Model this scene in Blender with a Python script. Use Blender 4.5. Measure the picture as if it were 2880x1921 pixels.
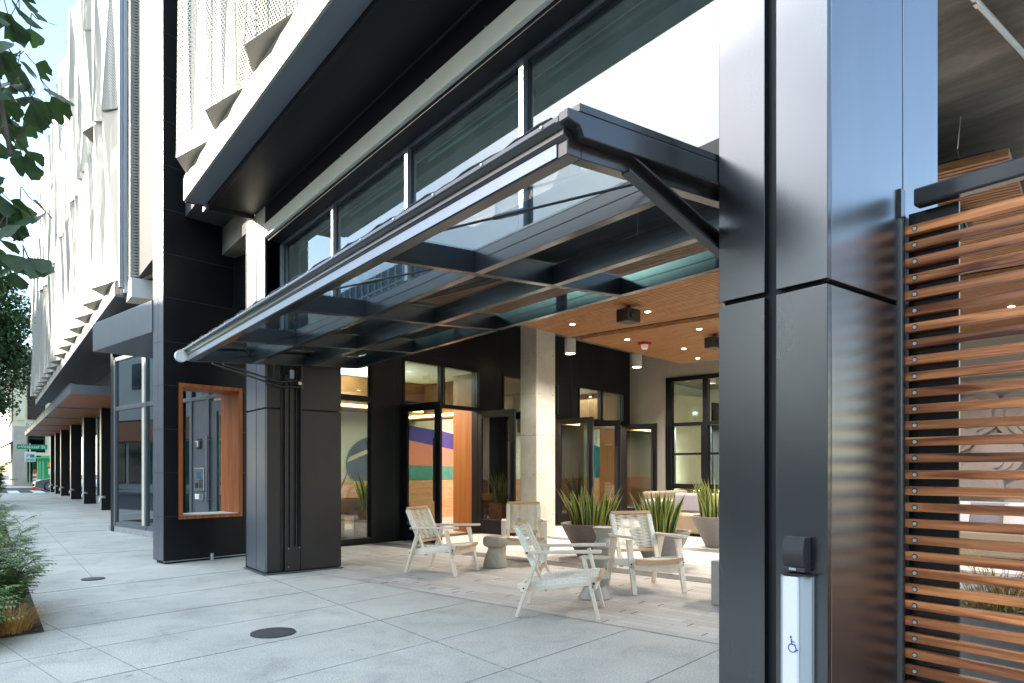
import bpy, bmesh, math, random
from mathutils import Vector, Matrix
random.seed(7)
R = math.radians
S = bpy.context.scene
C = S.collection
for o in list(bpy.data.objects):
    bpy.data.objects.remove(o)

# ------------------------------------------------------------------ camera, sky, sun, exposure
cam_d = bpy.data.cameras.new('camera')
cam = bpy.data.objects.new('camera', cam_d)
C.objects.link(cam)
cam.location = (0, 0, 1.3)
cam.rotation_euler = (R(90), 0, R(-37.5))
cam_d.lens = 24
cam_d.sensor_width = 36
cam_d.shift_y = (1322 - 960.5) / 2880
cam_d.clip_start = 0.05
cam_d.clip_end = 2000
S.camera = cam

SUN_EL, SUN_DIR = 19.0, Vector((-0.7, 0.714, 0)).normalized()
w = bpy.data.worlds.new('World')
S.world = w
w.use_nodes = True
nt = w.node_tree
sky = nt.nodes.new('ShaderNodeTexSky')
sky.sky_type = 'NISHITA'
sky.sun_disc = False
sky.sun_elevation = R(SUN_EL)
sky.sun_rotation = math.atan2(SUN_DIR.x, SUN_DIR.y)
sky.air_density = 1.0
sky.dust_density = 0.35
sky.ozone_density = 2.2
# sky gain added overhead to fill the shade, dimmed towards the horizon
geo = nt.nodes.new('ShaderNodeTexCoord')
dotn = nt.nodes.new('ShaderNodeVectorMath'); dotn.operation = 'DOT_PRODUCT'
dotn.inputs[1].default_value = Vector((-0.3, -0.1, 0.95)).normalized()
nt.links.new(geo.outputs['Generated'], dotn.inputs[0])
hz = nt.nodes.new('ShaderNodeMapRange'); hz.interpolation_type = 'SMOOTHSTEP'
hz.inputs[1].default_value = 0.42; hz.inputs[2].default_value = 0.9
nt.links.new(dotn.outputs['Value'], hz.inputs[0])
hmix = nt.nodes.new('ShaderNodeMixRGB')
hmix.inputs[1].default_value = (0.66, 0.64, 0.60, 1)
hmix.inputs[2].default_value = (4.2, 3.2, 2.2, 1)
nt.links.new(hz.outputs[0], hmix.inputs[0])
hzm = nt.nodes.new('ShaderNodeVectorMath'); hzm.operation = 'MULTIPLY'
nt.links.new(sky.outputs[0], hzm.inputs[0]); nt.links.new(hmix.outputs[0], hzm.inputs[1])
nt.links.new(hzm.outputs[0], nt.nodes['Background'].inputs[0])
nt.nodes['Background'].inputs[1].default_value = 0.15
sd = bpy.data.lights.new('sun', 'SUN')
sd.energy = 2.0
sd.angle = R(0.5)
sd.color = (1.0, 0.90, 0.72)
sun = bpy.data.objects.new('sun', sd)
C.objects.link(sun)
sv = Vector((SUN_DIR.x * math.cos(R(SUN_EL)), SUN_DIR.y * math.cos(R(SUN_EL)), math.sin(R(SUN_EL))))
sun.rotation_euler = sv.to_track_quat('Z', 'Y').to_euler()
sun.location = (-30, 20, 30)
S.view_settings.view_transform = 'Standard'
S.view_settings.look = 'None'
S.view_settings.exposure = 2.42
S.view_settings.gamma = 1
S.cycles.max_bounces = 10
S.cycles.transparent_max_bounces = 24
S.cycles.glossy_bounces = 5
S.cycles.diffuse_bounces = 4
S.cycles.sample_clamp_indirect = 6
S.cycles.caustics_reflective = False
S.cycles.caustics_refractive = False

# ------------------------------------------------------------------ material helpers
def hx(h):
    h = h.lstrip('#')
    c = [int(h[i:i + 2], 16) / 255 for i in (0, 2, 4)]
    return tuple((x / 12.92 if x <= .04045 else ((x + .055) / 1.055) ** 2.4) for x in c) + (1,)

def N(t, typ, **kw):
    n = t.nodes.new(typ)
    for k, v in kw.items():
        if k.startswith('i_'):
            n.inputs[k[2:].replace('_', ' ')].default_value = v
        else:
            setattr(n, k, v)
    return n

def ramp(t, src, stops):
    r = t.nodes.new('ShaderNodeValToRGB')
    e = r.color_ramp.elements
    while len(e) < len(stops):
        e.new(0.5)
    for k, (p, col) in enumerate(stops):
        e[k].position = p
        e[k].color = col if len(col) == 4 else tuple(col) + (1,)
    t.links.new(src, r.inputs[0])
    return r.outputs[0]

def coords(t, scale=(1, 1, 1), rot=0, kind='Object'):
    tc = N(t, 'ShaderNodeTexCoord')
    mp = N(t, 'ShaderNodeMapping')
    mp.inputs['Scale'].default_value = scale
    mp.inputs['Rotation'].default_value = (0, 0, rot)
    t.links.new(tc.outputs[kind], mp.inputs[0])
    return mp.outputs[0]

def mat(name, col, rough=.5, metal=0, var=0.0, vscale=6, bump=0, bscale=60, spec=.5, emit=None, estr=0, coat=0, aniso=(1, 1, 1), rvar=0):
    m = bpy.data.materials.new(name)
    m.use_nodes = True
    t = m.node_tree
    b = t.nodes['Principled BSDF']
    c = hx(col) if isinstance(col, str) else tuple(col) + ((1,) if len(col) == 3 else ())
    b.inputs['Base Color'].default_value = c
    b.inputs['Roughness'].default_value = rough
    b.inputs['Metallic'].default_value = metal
    b.inputs['Specular IOR Level'].default_value = spec
    if coat:
        b.inputs['Coat Weight'].default_value = coat
        b.inputs['Coat Roughness'].default_value = .08
    if var:
        n = N(t, 'ShaderNodeTexNoise', i_Scale=vscale, i_Detail=6, i_Roughness=.65)
        t.links.new(coords(t, aniso), n.inputs['Vector'])
        lo = tuple(max(0, x * (1 - var)) for x in c[:3])
        hi = tuple(min(1, x * (1 + var)) for x in c[:3])
        t.links.new(ramp(t, n.outputs[0], [(.3, lo), (.7, hi)]), b.inputs['Base Color'])
        if rvar:
            mr = N(t, 'ShaderNodeMapRange')
            mr.inputs[3].default_value = max(.03, rough - rvar)
            mr.inputs[4].default_value = rough + rvar
            t.links.new(n.outputs[0], mr.inputs[0])
            t.links.new(mr.outputs[0], b.inputs['Roughness'])
    if bump:
        n = N(t, 'ShaderNodeTexNoise', i_Scale=bscale, i_Detail=4)
        t.links.new(coords(t, aniso), n.inputs['Vector'])
        bp = N(t, 'ShaderNodeBump', i_Strength=bump, i_Distance=.01)
        t.links.new(n.outputs[0], bp.inputs['Height'])
        t.links.new(bp.outputs[0], b.inputs['Normal'])
    if emit:
        b.inputs['Emission Color'].default_value = hx(emit)
        b.inputs['Emission Strength'].default_value = estr
    return m

def wood(name, dark, light, axis='y', rough=.5, scale=1.0, rnd=.0, contrast=(.3, .72), bump=.15):
    """grain stretched along one axis, each object slightly different"""
    m = bpy.data.materials.new(name)
    m.use_nodes = True
    t = m.node_tree
    b = t.nodes['Principled BSDF']
    sc = {'x': (1.2, 26, 26), 'y': (26, 1.2, 26), 'z': (26, 26, 1.2)}[axis]
    v = coords(t, tuple(s * scale for s in sc))
    oi = N(t, 'ShaderNodeObjectInfo')
    add = N(t, 'ShaderNodeVectorMath', operation='ADD')
    mul = N(t, 'ShaderNodeMath', operation='MULTIPLY')
    mul.inputs[1].default_value = 37.0
    t.links.new(oi.outputs['Random'], mul.inputs[0])
    t.links.new(v, add.inputs[0])
    t.links.new(mul.outputs[0], add.inputs[1])
    n = N(t, 'ShaderNodeTexNoise', i_Scale=1.0, i_Detail=7, i_Roughness=.62, i_Distortion=.6)
    t.links.new(add.outputs[0], n.inputs['Vector'])
    colr = ramp(t, n.outputs[0], [(contrast[0], hx(dark)), (contrast[1], hx(light))])
    if rnd:
        hs = N(t, 'ShaderNodeHueSaturation')
        mr = N(t, 'ShaderNodeMapRange')
        mr.inputs[3].default_value = 1 - rnd
        mr.inputs[4].default_value = 1 + rnd
        t.links.new(oi.outputs['Random'], mr.inputs[0])
        t.links.new(mr.outputs[0], hs.inputs['Value'])
        t.links.new(colr, hs.inputs['Color'])
        colr = hs.outputs[0]
    t.links.new(colr, b.inputs['Base Color'])
    b.inputs['Roughness'].default_value = rough
    bp = N(t, 'ShaderNodeBump', i_Strength=bump, i_Distance=.004)
    t.links.new(n.outputs[0], bp.inputs['Height'])
    t.links.new(bp.outputs[0], b.inputs['Normal'])
    return m

def glass(name, tint='#dfeceb', base=.06, ior=1.5, rough=0.0, dirt_haze=0.0, dcol=(.55, .56, .55, 1)):
    m = bpy.data.materials.new(name)
    m.use_nodes = True
    t = m.node_tree
    t.nodes.remove(t.nodes['Principled BSDF'])
    out = t.nodes['Material Output']
    tr = N(t, 'ShaderNodeBsdfTransparent')
    tr.inputs[0].default_value = hx(tint)
    gl = N(t, 'ShaderNodeBsdfGlossy')
    gl.inputs['Roughness'].default_value = rough
    gl.inputs['Color'].default_value = (.86, .94, 1, 1)
    fr = N(t, 'ShaderNodeFresnel', i_IOR=ior)
    ad = N(t, 'ShaderNodeMath', operation='ADD', use_clamp=True)
    ad.inputs[1].default_value = base
    t.links.new(fr.outputs[0], ad.inputs[0])
    gm_ = N(t, 'ShaderNodeNewGeometry')           # only the outer face mirrors, the inner one lets light out
    inv = N(t, 'ShaderNodeMath', operation='SUBTRACT'); inv.inputs[0].default_value = 1
    t.links.new(gm_.outputs['Backfacing'], inv.inputs[1])
    mul = N(t, 'ShaderNodeMath', operation='MULTIPLY')
    t.links.new(ad.outputs[0], mul.inputs[0]); t.links.new(inv.outputs[0], mul.inputs[1])
    mx = N(t, 'ShaderNodeMixShader')
    t.links.new(mul.outputs[0], mx.inputs[0])
    t.links.new(tr.outputs[0], mx.inputs[1])
    t.links.new(gl.outputs[0], mx.inputs[2])
    last = mx.outputs[0]
    if dirt_haze:  # diffuse veil: dirt on the canopy, painted haze on the clerestory
        df = N(t, 'ShaderNodeBsdfDiffuse')
        df.inputs[0].default_value = dcol
        n = N(t, 'ShaderNodeTexNoise', i_Scale=5, i_Detail=8)
        t.links.new(coords(t), n.inputs['Vector'])
        mr = N(t, 'ShaderNodeMapRange')
        mr.inputs[1].default_value = .3
        mr.inputs[2].default_value = .7
        mr.inputs[3].default_value = dirt_haze * .6
        mr.inputs[4].default_value = dirt_haze
        t.links.new(n.outputs[0], mr.inputs[0])
        m2 = N(t, 'ShaderNodeMixShader')
        t.links.new(mr.outputs[0], m2.inputs[0])
        t.links.new(last, m2.inputs[1])
        t.links.new(df.outputs[0], m2.inputs[2])
        last = m2.outputs[0]
    t.links.new(last, out.inputs[0])
    return m

ANG = R(11.1)
M = {}
M['black'] = mat('black_panel', (.009, .009, .0115), .36, 0, .12, 3, .02, 400, spec=.28, rvar=.03)
M['charcoal'] = mat('charcoal_metal', (.021, .0205, .022), .40, 0, .12, 4, .03, 300, spec=.5)
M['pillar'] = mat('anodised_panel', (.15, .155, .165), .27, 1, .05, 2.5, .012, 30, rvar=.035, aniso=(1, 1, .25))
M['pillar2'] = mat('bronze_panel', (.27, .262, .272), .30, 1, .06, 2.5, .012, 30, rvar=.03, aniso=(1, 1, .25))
M['greymetal'] = mat('grey_blue_metal', (.17, .185, .21), .38, .55, .06, 3, .02, 200)
M['steel'] = mat('painted_dark_steel', (.020, .0195, .022), .24, 0, .2, 5, .03, 160, spec=.8, rvar=.05, coat=.2)
M['alu'] = mat('aluminium', (.62, .63, .65), .28, 1, .06, 8)
M['lightframe'] = mat('light_frame', (.34, .37, .42), .35, .7, .05, 5)
M['beige'] = mat('beige_band', '#f1eddf', .45, 0, .05, 2)
M['white'] = mat('white_panel', (.385, .362, .315), .45, 0, .03, 1.5)
M['offwhite'] = mat('white_paint', (.72, .71, .68), .6, 0, .05, 2)
M['lime'] = mat('lime_green', '#86b820', .5)
M['backgrey'] = mat('dark_backing', (.055, .053, .055), .7)
M['rubber'] = mat('black_rubber', (.012, .012, .012), .6)
M['boltm'] = mat('zinc_bolt', (.62, .64, .63), .4, .35)
M['iron'] = mat('cast_iron', (.075, .072, .075), .5, .3, .45, 25, .5, 120)
M['brownblack'] = mat('dark_soffit', (.012, .011, .013), .42, 0, .15, 2, spec=.25)
M['greysoffit'] = mat('grey_soffit', (.17, .19, .23), .5, 0, .06, 2)
M['jointline'] = mat('joint_edge_glint', (.07, .068, .07), .3, .4)  # paler grey painted for light caught on the panel edges
M['glass_up'] = glass('clear_story_glass', '#9fb6ba', .125, 1.5, 0, .05, (.30, .44, .50, 1))  # teal haze painted into the glass to lift its dark reflections
M['glass_can'] = glass('canopy_glass', '#e8f0f4', .05, 1.5, 0, .03)
M['glass_door'] = glass('door_glass', '#c3d3d0', .09, 1.5)
M['glass_shop'] = glass('shop_glass', '#9cb8b8', .16, 1.5)
M['glass_end'] = glass('interior_glass', '#c6d2cc', .06, 1.45)
M['slat'] = wood('hardwood_slat', '#5a2615', '#d98a55', 'y', .45, 1.0, .36, (.36, .64))
M['ceilwood'] = wood('ceiling_slat_wood', '#7f5231', '#bd8b5e', 'y', .5, 1, .06)
M['cedar'] = wood('cedar_frame', '#8a451f', '#c4763c', 'z', .45, .8)
M['bulk'] = wood('brown_veneer', '#5b3a1d', '#8a5c30', 'x', .5, .5)
M['jamb'] = wood('orange_jamb', '#804a20', '#a5682f', 'z', .45, .5)
M['teak'] = wood('bleached_teak', '#decbb2', '#f1e8da', 'y', .62, 1.6, .05, (.25, .7))
M['teakraw'] = wood('raw_teak', '#b98a60', '#dfbb92', 'x', .6, 1.6, .04)
M['cord'] = mat('woven_cord', (.86, .83, .74), .8, 0, .12, 40)
M['stool1'] = mat('glazed_taupe', (.37, .33, .265), .36, 0, .12, 9, .02, 60)
M['stool2'] = mat('glazed_grey_green', (.36, .355, .31), .36, 0, .1, 9, .02, 60)
M['bowl'] = mat('brown_concrete_bowl', (.20, .165, .15), .75, 0, .22, 50, .15, 150)
M['bowlgrey'] = mat('grey_concrete_bowl', (.28, .265, .265), .8, 0, .2, 50, .15, 150)
M['pebble'] = mat('pebbles', (.12, .10, .09), .7, 0, .5, 80, .8, 60)
M['snake'] = mat('snake_leaf', (.06, .12, .045), .4, 0, .6, 30, aniso=(1, 1, 2.5))
M['snakeedge'] = mat('snake_leaf_margin', (.52, .50, .12), .45)
M['fabric'] = mat('grey_fabric', (.27, .25, .285), .9, 0, .06, 20, .1, 300)
M['tan'] = mat('tan_upholstery', (.24, .18, .13), .85, 0, .06, 10)
M['cushion'] = mat('pale_cushion', (.52, .48, .50), .9, 0, .06, 10)
M['orangechair'] = mat('orange_leather', (.36, .14, .03), .45)
M['wallbeige'] = mat('warm_grey_plaster', (.37, .335, .29), .8, 0, .05, 1.5, .03, 120)
M['ceilgrey'] = mat('ceiling_grey', (.20, .185, .17), .8, 0, .1, 1.5)
M['intwhite'] = mat('interior_white', (.75, .74, .71), .8)
M['intcream'] = mat('interior_cream', (.66, .60, .48), .8)
M['carpet'] = mat('lobby_floor', (.30, .26, .22), .6, 0, .1, 3)
M['darkrug'] = mat('charcoal_rug', (.04, .045, .05), .9)
M['boxcream'] = mat('cream_concrete_block', (.42, .40, .35), .7, 0, .08, 8)
M['red'] = mat('red_plastic', (.5, .02, .02), .4)
M['plwhite'] = mat('white_plastic', (.78, .78, .77), .4)
M['plgrey'] = mat('silver_plastic', (.42, .46, .50), .35, .3)
M['plblack'] = mat('black_textured_plastic', (.025, .025, .027), .42, 0, .4, 900, .35, 900)
M['blue'] = mat('blue_marking', (.02, .06, .45), .5)
M['screen'] = mat('intercom_screen', (.03, .06, .09), .1, emit='#4a7fae', estr=.06)
M['pendant'] = mat('pale_grey_lamp', (.55, .53, .50), .6, 0, .05, 5)
M['lamp'] = mat('lamp_face', (.9, .85, .7), .5, emit='#ffe9c4', estr=6)
M['strip'] = mat('light_strip', (.9, .8, .5), .5, emit='#ffd98a', estr=4)
M['neon'] = mat('neon_red', (.8, .02, .02), .4, emit='#ff2a20', estr=3)

def concrete_slab():
    m = bpy.data.materials.new('sidewalk_concrete')
    m.use_nodes = True
    t = m.node_tree
    b = t.nodes['Principled BSDF']
    b.inputs['Roughness'].default_value = .82
    v = coords(t)
    big = N(t, 'ShaderNodeTexNoise', i_Scale=.55, i_Detail=7, i_Roughness=.6)
    t.links.new(v, big.inputs['Vector'])
    fine = N(t, 'ShaderNodeTexNoise', i_Scale=85, i_Detail=6, i_Roughness=.7)
    t.links.new(v, fine.inputs['Vector'])
    vor = N(t, 'ShaderNodeTexVoronoi', i_Scale=75)
    t.links.new(v, vor.inputs['Vector'])
    c1 = ramp(t, big.outputs[0], [(.3, (.37, .35, .315, 1)), (.46, (.475, .452, .405, 1)), (.56, (.51, .485, .435, 1)), (.72, (.58, .55, .49, 1))])
    c2 = ramp(t, fine.outputs[0], [(.34, (.45, .46, .48, 1)), (.60, (1.12, 1.12, 1.1, 1))])
    c3 = ramp(t, vor.outputs['Distance'], [(.02, (.55, .55, .57, 1)), (.22, (1, 1, 1, 1))])
    mm = N(t, 'ShaderNodeMixRGB', blend_type='MULTIPLY')
    mm.inputs[0].default_value = .8
    t.links.new(c1, mm.inputs[1]); t.links.new(c2, mm.inputs[2])
    m2 = N(t, 'ShaderNodeMixRGB', blend_type='MULTIPLY')
    m2.inputs[0].default_value = .35
    t.links.new(mm.outputs[0], m2.inputs[1]); t.links.new(c3, m2.inputs[2])
    st = N(t, 'ShaderNodeTexNoise', i_Scale=2.2, i_Detail=9, i_Roughness=.72, i_Distortion=.8)
    t.links.new(v, st.inputs['Vector'])
    m4 = N(t, 'ShaderNodeMixRGB', blend_type='MULTIPLY')
    m4.inputs[0].default_value = .8
    t.links.new(m2.outputs[0], m4.inputs[1]); t.links.new(ramp(t, st.outputs[0], [(.30, (.70, .70, .71, 1)), (.50, (.98, .98, .98, 1)), (.7, (1.06, 1.05, 1.03, 1))]), m4.inputs[2])
    m2 = m4
    # dark spots (old gum, dirt)
    sp = N(t, 'ShaderNodeTexVoronoi', i_Scale=1.9)
    t.links.new(v, sp.inputs['Vector'])
    c4 = ramp(t, sp.outputs['Distance'], [(.022, (.50, .50, .51, 1)), (.045, (1, 1, 1, 1))])
    m3 = N(t, 'ShaderNodeMixRGB', blend_type='MULTIPLY')
    m3.inputs[0].default_value = 1
    t.links.new(m2.outputs[0], m3.inputs[1]); t.links.new(c4, m3.inputs[2])
    t.links.new(m3.outputs[0], b.inputs['Base Color'])
    bp = N(t, 'ShaderNodeBump', i_Strength=.25, i_Distance=.003)
    t.links.new(fine.outputs[0], bp.inputs['Height'])
    t.links.new(bp.outputs[0], b.inputs['Normal'])
    return m
M['slab'] = concrete_slab()
M['jointdark'] = mat('control_joint', (.33, .315, .29), .9, 0, .4, 30)
M['jointfaint'] = mat('faint_joint', (.40, .40, .40), .9, 0, .35, 9)

def pavers():
    m = bpy.data.materials.new('plank_pavers')
    m.use_nodes = True
    t = m.node_tree
    b = t.nodes['Principled BSDF']
    b.inputs['Roughness'].default_value = .75
    v = coords(t, (1, 1, 1), -(ANG + R(90)))
    br = N(t, 'ShaderNodeTexBrick')
    br.inputs['Scale'].default_value = 1
    br.inputs['Brick Width'].default_value = .46
    br.inputs['Row Height'].default_value = .118
    br.inputs['Mortar Size'].default_value = .0035
    br.inputs['Mortar Smooth'].default_value = .2
    br.inputs['Bias'].default_value = 0
    br.offset = .37
    br.offset_frequency = 3
    br.inputs['Color1'].default_value = (.42, .38, .345, 1)
    br.inputs['Color2'].default_value = (.52, .48, .445, 1)
    br.inputs['Mortar'].default_value = (.30, .27, .245, 1)
    t.links.new(v, br.inputs['Vector'])
    n = N(t, 'ShaderNodeTexNoise', i_Scale=60, i_Detail=5)
    t.links.new(coords(t, (1, 1, 1), -(ANG + R(90))), n.inputs['Vector'])
    mm = N(t, 'ShaderNodeMixRGB', blend_type='MULTIPLY')
    mm.inputs[0].default_value = .5
    t.links.new(br.outputs[0], mm.inputs[1])
    t.links.new(ramp(t, n.outputs[0], [(.3, (.75, .75, .75, 1)), (.65, (1.1, 1.1, 1.1, 1))]), mm.inputs[2])
    t.links.new(mm.outputs[0], b.inputs['Base Color'])
    bp = N(t, 'ShaderNodeBump', i_Strength=.3, i_Distance=.003)
    t.links.new(br.outputs['Fac'], bp.inputs['Height'])
    bp.invert = True
    t.links.new(bp.outputs[0], b.inputs['Normal'])
    return m
M['pavers'] = pavers()
M['paverdark'] = mat('dark_paver_band', (.13, .115, .105), .75, 0, .25, 14)
M['paverjoint'] = mat('open_paver_joint', (.10, .09, .085), .9)
M['asphalt'] = mat('asphalt', (.055, .055, .058), .85, 0, .3, 40, .3, 300)
M['kerb'] = mat('kerb_concrete', (.34, .34, .33), .85, 0, .15, 6)
M['paint'] = mat('road_paint', (.72, .72, .70), .7, 0, .15, 8)
M['soil'] = mat('soil_mulch', (.055, .04, .03), .95, 0, .6, 60, .9, 70)
M['leaf'] = mat('shrub_leaf', (.13, .225, .075), .5, 0, .45, 6)
M['leaf2'] = mat('bright_leaf', (.19, .29, .08), .5, 0, .4, 9)
M['stem'] = mat('stem_bark', (.10, .07, .045), .8, 0, .3, 30)
M['bark'] = mat('bark', (.09, .075, .06), .9, 0, .4, 20, .6, 40)
M['drygrass'] = mat('dry_orange_grass', (.46, .25, .07), .7, 0, .5, 9)
M['ginkgo'] = mat('ginkgo_leaf', (.042, .078, .044), .45, 0, .5, 30)
for k, tr in (('leaf', .25), ('leaf2', .3), ('ginkgo', .28), ('snake', 0.0)):
    b = M[k].node_tree.nodes['Principled BSDF']
    if tr:
        t = M[k].node_tree
        tl = N(t, 'ShaderNodeBsdfTranslucent')
        tl.inputs[0].default_value = (.10, .22, .03, 1) if k != 'ginkgo' else (.09, .18, .03, 1)
        mx = N(t, 'ShaderNodeMixShader')
        mx.inputs[0].default_value = tr
        t.links.new(b.outputs[0], mx.inputs[1]); t.links.new(tl.outputs[0], mx.inputs[2])
        t.links.new(mx.outputs[0], t.nodes['Material Output'].inputs[0])
M['treeleaf'] = mat('far_tree_leaf', (.055, .10, .03), .55, 0, .5, 1.2)

def board_concrete():
    m = mat('board_marked_concrete', (.22, .20, .175), .85)
    t = m.node_tree
    b = t.nodes['Principled BSDF']
    n = N(t, 'ShaderNodeTexNoise', i_Scale=1.0, i_Detail=8, i_Roughness=.7, i_Distortion=.4)
    t.links.new(coords(t, (3.2, .7, 1), R(20)), n.inputs['Vector'])
    t.links.new(ramp(t, n.outputs[0], [(.28, (.085, .075, .062, 1)), (.5, (.17, .15, .125, 1)), (.72, (.29, .265, .225, 1))]), b.inputs['Base Color'])
    return m
M['slabceil'] = board_concrete()

def column_concrete():
    m = mat('cast_concrete', (.42, .40, .34), .8)
    t = m.node_tree
    b = t.nodes['Principled BSDF']
    v = coords(t)
    n = N(t, 'ShaderNodeTexNoise', i_Scale=2.4, i_Detail=8, i_Roughness=.6)
    t.links.new(v, n.inputs['Vector'])
    vo = N(t, 'ShaderNodeTexVoronoi', i_Scale=7)
    t.links.new(v, vo.inputs['Vector'])
    mm = N(t, 'ShaderNodeMixRGB', blend_type='MULTIPLY')
    mm.inputs[0].default_value = 1
    t.links.new(ramp(t, n.outputs[0], [(.3, (.36, .345, .305, 1)), (.7, (.50, .48, .42, 1))]), mm.inputs[1])
    t.links.new(ramp(t, vo.outputs['Distance'], [(.035, (.25, .23, .2, 1)), (.06, (1, 1, 1, 1))]), mm.inputs[2])
    t.links.new(mm.outputs[0], b.inputs['Base Color'])
    return m
M['colconc'] = column_concrete()
M['planterconc'] = mat('planter_concrete', (.33, .33, .33), .85, 0, .2, 5, .05, 90)

def perforated():
    """white sheet metal punched with staggered round holes (real openings in the shader's alpha)"""
    m = mat('perforated_sheet', (.385, .362, .315), .45)
    t = m.node_tree
    b = t.nodes['Principled BSDF']
    tc = N(t, 'ShaderNodeTexCoord')
    sp = N(t, 'ShaderNodeSeparateXYZ')
    t.links.new(tc.outputs['Object'], sp.inputs[0])
    def math_(op, a, b2):
        x = N(t, 'ShaderNodeMath', operation=op)
        for k, vv in enumerate((a, b2)):
            if isinstance(vv, (int, float)):
                x.inputs[k].default_value = vv
            elif vv is not None:
                t.links.new(vv, x.inputs[k])
        return x.outputs[0]
    p = .034
    u = math_('DIVIDE', sp.outputs['Y'], p)
    vv = math_('DIVIDE', sp.outputs['Z'], p * .8)
    row = math_('FLOOR', vv, 0)
    odd = math_('MULTIPLY', math_('MODULO', row, 2), .5)
    fu = math_('SUBTRACT', math_('FRACT', math_('ADD', u, odd), 0), .5)
    fv = math_('SUBTRACT', math_('FRACT', vv, 0), .5)
    d = math_('SQRT', math_('ADD', math_('MULTIPLY', fu, fu), math_('MULTIPLY', math_('MULTIPLY', fv, fv), .64)), 0)
    solid = math_('GREATER_THAN', d, .32)
    t.links.new(solid, b.inputs['Alpha'])
    return m
M['perf'] = perforated()

# ------------------------------------------------------------------ mesh helpers
PB = Vector((1.918, 10.365))
WB = Vector((math.cos(ANG), math.sin(ANG)))
UB = Vector((-math.sin(ANG), math.cos(ANG)))
FA = (Vector((0, 0)), Vector((1, 0)), Vector((0, 1)))
FB = (PB, WB, UB)
def P3(fr, a, b, z):
    o, e, f = fr
    q = o + e * a + f * b
    return Vector((q.x, q.y, z))

class MB:
    def __init__(self):
        self.v = []; self.f = []; self.mi = []; self.m = 0
    def add(self, vs, fs):
        n = len(self.v)
        self.v += [Vector(p) for p in vs]
        self.f += [[i + n for i in q] for q in fs]
        self.mi += [self.m] * len(fs)
        return self
    def box(self, a0, a1, b0, b1, z0, z1, fr=FA):
        vs = [P3(fr, a, b, z) for z in (z0, z1) for (a, b) in ((a0, b0), (a1, b0), (a1, b1), (a0, b1))]
        return self.add(vs, [(0, 3, 2, 1), (4, 5, 6, 7), (0, 1, 5, 4), (1, 2, 6, 5), (2, 3, 7, 6), (3, 0, 4, 7)])
    def bar(self, p0, p1, w, h, up=(0, 0, 1), w1=None, h1=None):
        p0, p1 = Vector(p0), Vector(p1)
        d = (p1 - p0).normalized()
        s = d.cross(Vector(up))
        if s.length < 1e-4:
            s = d.cross(Vector((1, 0, 0)))
        s.normalize(); u = s.cross(d)
        w1 = w if w1 is None else w1; h1 = h if h1 is None else h1
        vs = []
        for p, ww, hh in ((p0, w, h), (p1, w1, h1)):
            vs += [p + s * ww / 2 * a + u * hh / 2 * b for a, b in ((-1, -1), (1, -1), (1, 1), (-1, 1))]
        return self.add(vs, [(0, 3, 2, 1), (4, 5, 6, 7), (0, 1, 5, 4), (1, 2, 6, 5), (2, 3, 7, 6), (3, 0, 4, 7)])
    def extrude(self, pts, vec):
        n = len(pts)
        vs = [Vector(p) for p in pts] + [Vector(p) + Vector(vec) for p in pts]
        fs = [tuple(range(n))[::-1], tuple(range(n, 2 * n))] + [(i, (i + 1) % n, n + (i + 1) % n, n + i) for i in range(n)]
        return self.add(vs, fs)
    def tube(self, pts, r, n=8, caps=True):
        pts = [Vector(p) for p in pts]
        rs = r if isinstance(r, (list, tuple)) else [r] * len(pts)
        vs = []; fs = []
        pu = None
        for i, p in enumerate(pts):
            d = (pts[min(i + 1, len(pts) - 1)] - pts[max(i - 1, 0)]).normalized()
            if pu is None:
                pu = d.cross(Vector((0, 0, 1)))
                if pu.length < 1e-3:
                    pu = d.cross(Vector((1, 0, 0)))
            u = (pu - d * pu.dot(d)).normalized(); pu = u
            w_ = d.cross(u)
            vs += [p + (u * math.cos(a) + w_ * math.sin(a)) * rs[i] for a in [2 * math.pi * k / n for k in range(n)]]
        for i in range(len(pts) - 1):
            fs += [(i * n + k, i * n + (k + 1) % n, (i + 1) * n + (k + 1) % n, (i + 1) * n + k) for k in range(n)]
        if caps:
            fs += [tuple(range(n))[::-1], tuple(range((len(pts) - 1) * n, len(pts) * n))]
        return self.add(vs, fs)
    def lathe(self, prof, c=(0, 0, 0), n=32):
        c = Vector(c)
        vs = []; fs = []
        for r, z in prof:
            vs += [c + Vector((r * math.cos(2 * math.pi * k / n), r * math.sin(2 * math.pi * k / n), z)) for k in range(n)]
        for i in range(len(prof) - 1):
            fs += [(i * n + k, i * n + (k + 1) % n, (i + 1) * n + (k + 1) % n, (i + 1) * n + k) for k in range(n)]
        fs += [tuple(range(n))[::-1], tuple(range((len(prof) - 1) * n, len(prof) * n))]
        return self.add(vs, fs)

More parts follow.
